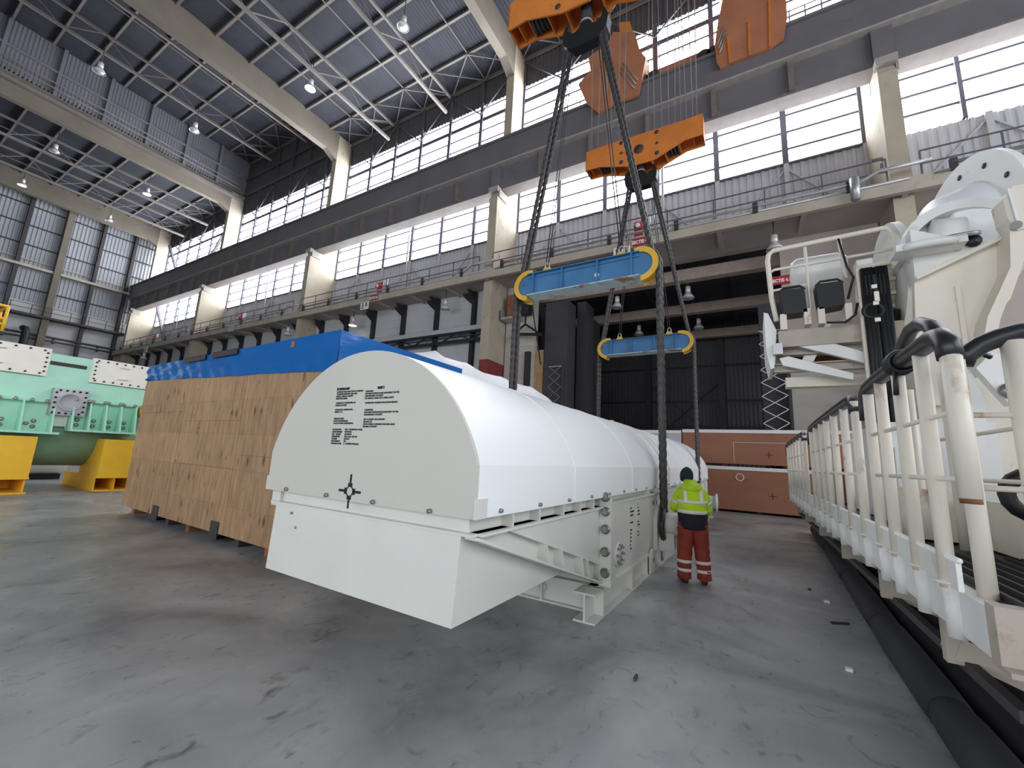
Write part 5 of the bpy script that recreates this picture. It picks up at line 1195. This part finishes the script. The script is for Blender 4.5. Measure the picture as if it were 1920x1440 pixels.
# --- equipment platform on the left of the winch
ep = thing('equipment_platform', 'raised off-white steel platform with railing, tank and black boxes on the winch side', 'platform', (1.2, 7.6, 3.2))
PY = 7.2
def ppx(x, y, Y=PY): p = at(x, y, Y=Y); return Vector((p.x, Y, p.z))
zf = ppx(1470, 610).z
R_ = lambda ps, r=.032, nm='guard_rail', Y=PY: MB().tube([ppx(x, y, Y) for x, y in ps], r, 8).build(nm, MT['beige'], ep)
R_([(1456, 602), (1447, 560), (1439, 490), (1441, 478), (1450, 470), (1660, 427), (1668, 431), (1674, 440), (1682, 478), (1680, 487), (1668, 492), (1606, 503)], .036, 'top_rail')
R_([(1446, 510), (1452, 506), (1570, 486), (1674, 467)], .022, 'middle_rail')
R_([(1446, 552), (1451, 545), (1515, 534)], .022, 'middle_rail')
R_([(1509, 464), (1520, 580)], .02, 'railing_post'); R_([(1572, 444), (1582, 505), (1588, 522)], .024, 'railing_post')
# deck frame
b = MB(); a_, c_ = ppx(1458, 612), ppx(1690, 580); b.box((a_.x, PY-.05, zf-.35), (c_.x, PY+1.4, zf-.1)); b.build('deck_frame', MT['beiged'], ep)
for (x0, y0, x1, y1) in ((1462, 628, 1640, 607), (1456, 657, 1700, 640), (1452, 688, 1700, 660)):
    p, q = ppx(x0, y0), ppx(x1, y1); b = MB(); b.ibeam((p.x, PY+.15, p.z), (q.x, PY+.15, p.z), .13, .12, .02); b.build('floor_beam', MT['beiged'], ep)
b = MB(); p, q = ppx(1470, 640, 7.9), ppx(1700, 625, 7.9); b.box((p.x, 7.9, ppx(1470, 690, 7.9).z), (q.x, 7.95, p.z)); b.build('rust_plate', MT['rust'], ep)
for ps in ([(1472, 630), (1492, 624), (1700, 682), (1700, 700), (1482, 645)], [(1462, 672), (1478, 668), (1600, 700), (1600, 712), (1468, 685)]):
    b = MB(); b.prism([ppx(x, y, PY-.02) for x, y in ps], (0, .08, 0)); b.build('diagonal_brace', MT['whitem'], ep)
b = MB(); b.bar(ppx(1548, 606, PY+.2), ppx(1512, 682, PY+.2), .14, .06, up=(0,1,0)); b.build('cross_brace', MT['whitem'], ep)
b = MB(); b.prism([ppx(1432, 586), ppx(1440, 588), ppx(1456, 620), ppx(1452, 690), ppx(1445, 692), ppx(1437, 660)], (0, .9, 0)); b.build('end_plate', MT['whitem'], ep)
b = MB(); b.box((ppx(1449,660).x, PY-.12, ppx(1449,668).z), (ppx(1467,660).x, PY+.0, ppx(1449,648).z)); b.build('junction_box', MT['galv'], ep)
# tank
p, q = ppx(1481, 521, 7.9), ppx(1585, 505, 7.9); rt = .29; MB().lathe([(.02, 0), (rt*.8, .02), (rt, .10), (rt, q.x-p.x-.1), (rt*.8, q.x-p.x)], (p.x, 7.9, p.z), (1,0,0), 28).build('pressure_tank', MT['whitem'], ep)
for i, cs in enumerate((((1462, 545), (1508, 539), (1514, 584), (1471, 590), (1466, 570)), ((1529, 533), (1580, 526), (1585, 570), (1536, 580)))):
    b = MB(); b.prism([ppx(x, y, PY-.10) for x, y in cs], (0, .28, 0)); bx = b.build('black_box', MT['black'], ep)
    b = MB(); m_ = ppx((cs[0][0]+cs[1][0])/2, cs[0][1], PY-.05); b.tube([m_ + Vector((-.16, 0, 0)), m_ + Vector((-.1, 0, .06)), m_ + Vector((.1, 0, .06)), m_ + Vector((.16, 0, 0))], .018, 6); b.build('box_cable', MT['black'], ep)
for x, y in ((1468, 595), (1512, 585), (1538, 583), (1588, 575)):
    p = ppx(x, y, PY); MB().box((p.x-.04, PY-.1, p.z-.22), (p.x+.04, PY+.1, p.z+.02)).build('box_bracket', MT['beige'], ep)
b = MB(); b.box((ppx(1609,485).x, 7.3, ppx(1609,500).z), (ppx(1640,485).x, 7.55, ppx(1609,482).z)); b.build('terminal_box', MT['whitem'], ep)
# cable ladder with two black cable bundles
lt, lb = (1608, 505), (1630, 712); rt_, rb = (1657, 498), (1672, 700)
for a_, b_ in ((lt, lb), (rt_, rb)):
    p = ppx(a_[0], a_[1], 7.0); q = ppx(b_[0], b_[1], 7.0); MB().bar((p.x, 7.0, p.z), (p.x, 7.0, 1.4), .05, .06, up=(0,1,0)).build('ladder_rail', MT['beige'], ep)
xl_, xr_ = ppx(1608, 505, 7.0).x, ppx(1657, 498, 7.0).x
for y_ in (505, 541, 571, 603, 636, 665):
    z_ = ppx(1632, y_, 7.0).z; MB().bar((xl_, 7.0, z_), (xr_, 7.0, z_), .03, .07, up=(0,1,0)).build('ladder_rung', MT['beige'], ep)
for fx in (.26, .80):
    x_ = xl_ + (xr_-xl_)*fx
    for dx in (-.04, 0, .04): MB().tube([(x_+dx, 6.93, ppx(1632, 506, 7).z), (x_+dx+.01, 6.93, 2.9), (x_+dx, 6.93, 1.5)], .036, 8).build('cable_bundle', MT['black'], ep)
b = MB(); b.box((xl_+.03, 6.9, ppx(1632, 558, 7).z), (xr_-.03, 6.96, ppx(1632, 520, 7).z)); b.build('cable_mat', MT['black'], ep)
c = ppx(1636, 584, 6.95); MB().tube([c + Vector((.1*math.cos(a), -.04, .1*math.sin(a))) for a in [2*PI*k/18 for k in range(18)]], .025, 8, closed=True).build('cable_loop', MT['black'], ep)
for y_ in (542, 573, 604):
    z_ = ppx(1632, y_, 6.95).z; MB().box((xl_+.1, 6.87, z_-.02), (xr_-.12, 6.9, z_+.03)).build('cable_clip_row', MT['cream'], ep)
z_ = ppx(1636, 556, 6.95).z; MB().box(((xl_+xr_)/2-.02, 6.87, z_-.1), ((xl_+xr_)/2+.03, 6.89, z_+.04)).build('cable_clip_row', MT['cream'], ep)
MB().tube([ppx(1572, 448, 7.1), ppx(1588, 500, 7.1), ppx(1600, 520, 7.1), ppx(1590, 560, 7.1)], .016, 6).build('loose_cable', MT['black'], ep)
MB().tube([ppx(1608, 568, 7.0), ppx(1604, 590, 7.0), ppx(1585, 604, 7.0), ppx(1550, 605, 7.0)], .016, 6).build('loose_cable', MT['black'], ep)
# posts down to the deck
for x_, y_ in ((1.6, 7.6), (2.2, 8.4)): MB().box((x_-.12, y_-.1, DZ), (x_+.12, y_+.1, zf-.3)).build('platform_post', MT['whitem'], ep)
MB().box((.5, 7.5, zf-.9), (2.3, 7.7, zf-.75)).build('floor_beam', MT['beige'], ep)

# --- small litter on the floor
for (x, y, l, a, m, lab) in ((1575, 1168, .22, .6, 'dsteel', 'dark stick on the floor left of the rubber roll'), (1192, 1270, .10, 1.6, 'dsteel', 'small dark twig on the floor before the cradle'), (1550, 1128, .06, .7, 'plate', 'white paper scrap on the floor near the rubber roll'), (1592, 1255, .05, .3, 'plate', 'pale crumpled scrap on the open floor at right'), (1518, 1105, .04, 0, 'dsteel', 'tiny dark chip on the floor beside the roll')):
    p = at(x, y, Z=.012); b = MB(); d = Vector((math.cos(a), math.sin(a)*.8, 0)); b.bar(p-d*l*.5, p+d*l*.5, .02, .02) if l > .08 else b.box((p.x-l/2, p.y-l/2, 0), (p.x+l/2, p.y+l/2, .025))
    tag(recentre(b.build('floor_scrap' , MT[m])), lab, 'litter')
# ================================================================ WORKER
PF = Vector((-.83, 7.05, 0))
pr = thing('person', 'worker in yellow-green high visibility jacket, red trousers and dark beanie, seen from behind', 'person', PF, math.radians(16), local=True); pr.scale = (.97, .97, .965)
# own frame: +y away from the viewer (facing), x to the right; skeleton -> skin
def skin_body():
    J = {}; V = []; E = []; Rr = []
    def v(n, p, r, par=None):
        J[n] = len(V); V.append(p); Rr.append(r)
        if par: E.append((J[par], J[n]))
    v('pelvis', (0, 0, .93), (.135, .10))
    v('waist', (0, .0, 1.07), (.125, .09), 'pelvis'); v('chest', (0, .03, 1.27), (.145, .10), 'waist'); v('collar', (0, .05, 1.40), (.10, .075), 'chest')
    v('neck', (-.01, .10, 1.48), (.055, .055), 'collar'); v('jaw', (-.04, .19, 1.535), (.066, .074), 'neck'); v('head', (-.045, .20, 1.60), (.078, .092), 'jaw'); v('crown', (-.045, .20, 1.67), (.05, .06), 'head')
    for s, n in ((-1, 'l'), (1, 'r')):
        v('hip'+n, (.095*s, 0, .88), (.085, .085), 'pelvis'); v('knee'+n, (.12*s, .02, .49), (.058, .058), 'hip'+n); v('ankle'+n, (.135*s, -.02, .10), (.042, .042), 'knee'+n); v('toe'+n, (.155*s, .15, .045), (.036, .03), 'ankle'+n)
        v('sh'+n, (.165*s, .05, 1.33), (.058, .058), 'collar')
        el = (-.255, .11, 1.09) if s < 0 else (.245, .10, 1.08); wr = (-.17, .33, 1.05) if s < 0 else (.20, .27, .94)
        v('el'+n, el, (.046, .046), 'sh'+n); v('wr'+n, wr, (.03, .03), 'el'+n)
        pm = (wr[0]+.035*(-s), wr[1]+.075, wr[2]-.005); v('palm'+n, pm, (.036, .02), 'wr'+n)
        for k in range(4):
            ox = (k-1.5)*.021; L_ = (.034, .04, .037, .03)[k]
            v('f%d%s' % (k, n), (pm[0]+ox, pm[1]+.045, pm[2]-.004), (.0095, .0095), 'palm'+n)
            v('g%d%s' % (k, n), (pm[0]+ox*1.05-.006*s, pm[1]+.045+L_*.7, pm[2]-.018), (.0085, .0085), 'f%d%s' % (k, n))
            v('h%d%s' % (k, n), (pm[0]+ox*1.05-.010*s, pm[1]+.045+L_*.9, pm[2]-.042), (.0075, .0075), 'g%d%s' % (k, n))
        v('t0'+n, (pm[0]-.042*s, pm[1]+.005, pm[2]), (.0105, .0105), 'palm'+n); v('t1'+n, (pm[0]-.055*s, pm[1]+.035, pm[2]-.02), (.009, .009), 't0'+n)
    me = bpy.data.meshes.new('body'); me.from_pydata(V, E, []); o = bpy.data.objects.new('body', me); C.objects.link(o); o.parent = pr
    mo = o.modifiers.new('skin', 'SKIN'); mo.use_smooth_shade = True
    for i, r in enumerate(Rr): me.skin_vertices[0].data[i].radius = r
    me.skin_vertices[0].data[0].use_root = True
    o.modifiers.new('sub', 'SUBSURF').levels = 1; o.modifiers['sub'].render_levels = 2
    me.materials.append(MT['skin'])
    bpy.context.view_layer.update()
    dg = bpy.context.evaluated_depsgraph_get(); m2 = bpy.data.meshes.new_from_object(o.evaluated_get(dg))
    o.modifiers.clear(); o.data = m2
    if not m2.materials: m2.materials.append(MT['skin'])
    for p in m2.polygons: p.use_smooth = True
    return o
body = skin_body(); body.name = 'body'
# face: nose, ears, eyes, mouth
b = MB(); b.prism([(-.06, .285, 1.565), (-.03, .285, 1.565), (-.045, .322, 1.560), (-.045, .284, 1.61)], (.001, 0, 0)); b.build('nose', MT['skin'], pr)
for s in (-1, 1):
    MB().lathe([(.003, -.006), (.022, -.003), (.022, .004), (.004, .008)], (-.045 + .082*s, .19, 1.58), (s, -.2, 0), 12).build('ear', MT['skin'], pr)
    MB().lathe([(.002, -.002), (.011, .0), (.002, .006)], (-.045 + .032*s, .286, 1.60), (0, 1, 0), 10).build('eye', MT['ink'], pr)
b = MB(); b.tube([(-.07, .272, 1.537), (-.045, .284, 1.533), (-.02, .272, 1.537)], .005, 6); b.build('mouth', MT['rust'], pr)
def ell(c, rx, ry, n=28, tilt=0.0, yaw=0.0, wob=0.0, ph=0.0):
    out = []
    for k in range(n):
        a = 2*PI*k/n; w_ = 1 + wob*math.sin(5*a+ph) + wob*.6*math.sin(9*a-2*ph)
        x, y = rx*math.cos(a)*w_, ry*math.sin(a)*w_
        x, y = x*math.cos(yaw)-y*math.sin(yaw), x*math.sin(yaw)+y*math.cos(yaw)
        out.append(Vector((c[0]+x, c[1]+y, c[2]+tilt*y)))
    return out
# jacket: upper high visibility part and lower navy part
def torso(z):
    t = [(.80, .205, .150, -.01), (.90, .212, .158, -.01), (1.0, .214, .158, 0), (1.1, .218, .16, .0), (1.2, .222, .162, .01), (1.28, .224, .160, .02), (1.35, .212, .150, .035), (1.41, .170, .125, .05), (1.455, .11, .098, .065), (1.49, .082, .085, .08)]
    for (z0, a0, b0, y0), (z1, a1, b1, y1) in zip(t[:-1], t[1:]):
        if z0 <= z <= z1: f = (z-z0)/(z1-z0); return a0+(a1-a0)*f, b0+(b1-b0)*f, y0+(y1-y0)*f
    return (t[0] if z < .8 else t[-1])[1:]
def tor(z0, z1, n, grow=0.0, wob=.012, nm='jacket', m='hivis'):
    rings = []
    for i in range(n+1):
        z = z0+(z1-z0)*i/n; a, b_, y = torso(z); rings.append(ell((0, y, z), a+grow, b_+grow, 32, .04, 0, wob, z*23))
    q = MB(); q.loft(rings); return q.build(nm, MT[m], pr)
jk = tor(1.02, 1.49, 14); lowj = tor(.80, 1.03, 7, .003, .014, 'jacket_hem', 'navy')
for z0, z1 in ((1.035, 1.085), (1.185, 1.235)): tor(z0, z1, 2, .006, .010, 'reflective_band', 'refl')
def limb(pts, nm, m, n=18, wob=.03, sub=5, seed=0):
    P = [(Vector(p), r) for p, r in pts]; rings = []; prev = None
    dens = []
    for (p, r), (q, s) in zip(P[:-1], P[1:]):
        for k in range(sub): f = k/sub; dens.append((p.lerp(q, f), r+(s-r)*f))
    dens.append(P[-1])
    for i, (p, r) in enumerate(dens):
        a = dens[max(0,i-1)][0]; c = dens[min(len(dens)-1,i+1)][0]; t = (c-a).normalized()
        u = Vector((0,1,0)) if abs(t.y) < .8 else Vector((0,0,1)); u = (u - t*u.dot(t)).normalized(); w_ = t.cross(u)
        rings.append([p + (u*math.cos(2*PI*k/n)+w_*math.sin(2*PI*k/n))*r*(1+wob*math.sin(3*2*PI*k/n+i*1.9+seed)+wob*.8*math.sin(i*2.3+seed)) for k in range(n)])
    q = MB(); q.loft(rings); return q.build(nm, MT[m], pr)
sl = [(-.12, .05, 1.355), (-.185, .06, 1.285), (-.255, .11, 1.10), (-.22, .22, 1.06), (-.175, .325, 1.05)]
sr = [(.12, .05, 1.355), (.18, .05, 1.285), (.245, .10, 1.09), (.225, .19, 1.01), (.203, .265, .95)]
for pts, sd in ((sl, 0), (sr, 3)):
    limb(list(zip(pts, (.085, .084, .074, .064, .052))), 'sleeve', 'hivis', seed=sd)
    p = Vector(pts[1]).lerp(Vector(pts[2]), .42); q = Vector(pts[1]).lerp(Vector(pts[2]), .66); limb([(p, .0855), (q, .081)], 'reflective_band', 'refl', sub=2, wob=.01)
# shoulder straps of tape on the back and over the shoulders
for s in (-1, 1):
    q = MB(); L_ = []; 
    for z in (1.20, 1.25, 1.30, 1.35, 1.39, 1.42):
        a, b_, y = torso(z); xx = .115*s; yy = y - (b_+.010)*math.sqrt(max(.05, 1-(xx/(a+.01))**2)); L_.append((xx, yy, z))
    vs_ = [Vector((x+dx, y+dy, z - .04*0)) for x, y, z in L_ for dx, dy in ((-.024, 0), (.024, 0), (.024, .014), (-.024, .014))]
    q.add(vs_, [(4*i+j, 4*i+(j+1) % 4, 4*i+4+(j+1) % 4, 4*i+4+j) for i in range(len(L_)-1) for j in range(4)] + [(3,2,1,0), tuple(4*(len(L_)-1)+j for j in range(4))]); q.build('reflective_band', MT['refl'], pr)
# hood lying on the back, collar
q = MB(); q.loft([ell((-.005, -.055, 1.345), .05, .02, 24, .0), ell((-.005, -.07, 1.38), .12, .055, 24, .1, 0, .03, 1), ell((-.005, -.045, 1.43), .15, .085, 24, .15, 0, .03, 2), ell((-.005, .0, 1.47), .13, .10, 24, .1, 0, .02, 3), ell((-.01, .05, 1.50), .10, .095, 24, .1), ell((-.012, .075, 1.535), .088, .085, 24, .1)]); q.build('hood', MT['hivis'], pr)
# beanie
cx, cy = -.045, .195
q = MB(); q.loft([ell((cx, cy-.01, 1.525), .094, .103, 28, -.30), ell((cx, cy-.012, 1.56), .101, .112, 28, -.34), ell((cx, cy-.01, 1.61), .103, .116, 28, -.36), ell((cx, cy-.015, 1.66), .092, .103, 28, -.34), ell((cx, cy-.02, 1.70), .068, .076, 28, -.3), ell((cx+.003, cy-.03, 1.728), .036, .04, 28), ell((cx+.004, cy-.035, 1.742), .012, .014, 28)]); q.build('beanie', MT['hat'], pr)
# trousers
for s, sd in ((-1, 0), (1, 2)):
    limb([((.088*s, -.005, .90), .125), ((.10*s, 0, .78), .126), ((.12*s, .015, .52), .112), ((.135*s, -.01, .30), .104), ((.142*s, -.018, .12), .098), ((.143*s, -.01, .075), .103)], 'trouser_leg', 'trousers', 20, .035, 6, sd)
    for z in (.31, .185): limb([((.131*s, -.01, z+.022), .112), ((.132*s, -.011, z-.022), .111)], 'reflective_band', 'refl', 20, .02, 2, sd)
q = MB(); q.loft([ell((0, 0, .78), .17, .115, 28), ell((0, 0, .84), .205, .135, 28), ell((0, 0, .92), .20, .138, 28), ell((0, 0, .98), .19, .13, 28)]); q.build('trouser_seat', MT['trousers'], pr)
for s in (-1, 1):
    x = .142*s; a = .12*s
    def fr(y, w, h0, h1, n=16): return [Vector((x + a*(y+.02) + w*math.cos(2*PI*k/n), y, max(h0, (h0+h1)/2 + (h1-h0)/2*math.sin(2*PI*k/n)*1.15)) ) for k in range(n)]
    q = MB(); q.loft([fr(-.10, .02, .0, .06), fr(-.09, .045, .0, .105), fr(-.03, .052, .0, .13), fr(.05, .05, .0, .105), fr(.13, .052, .0, .075), fr(.185, .04, .0, .06), fr(.205, .012, .0, .04)]); q.build('boot', MT['boot'], pr)
# ================================================================ CAMERA, LIGHT
cd = bpy.data.cameras.new('camera'); cam = bpy.data.objects.new('camera', cd); C.objects.link(cam)
cd.sensor_fit = 'HORIZONTAL'; cd.sensor_width = 36.0; cd.lens = F/1920*36.0; cd.clip_end = 300; cd.clip_start = .05
R3 = Matrix((M[0], -M[1], -M[2])).transposed()
cam.matrix_world = Matrix.Translation(EYE) @ R3.to_4x4()
sc = bpy.context.scene; sc.camera = cam
w = bpy.data.worlds.new('world'); sc.world = w; w.use_nodes = True
w.node_tree.nodes['Background'].inputs['Color'].default_value = (.9, .95, 1, 1); w.node_tree.nodes['Background'].inputs['Strength'].default_value = 1.0
vs = sc.view_settings; vs.view_transform = 'Standard'; vs.look = 'None'; vs.exposure = 0.0; vs.gamma = 1.0; vs.use_curve_mapping = False
sc.cycles.max_bounces = 8; sc.cycles.diffuse_bounces = 5; sc.cycles.sample_clamp_indirect = 6.0; sc.cycles.use_denoising = True
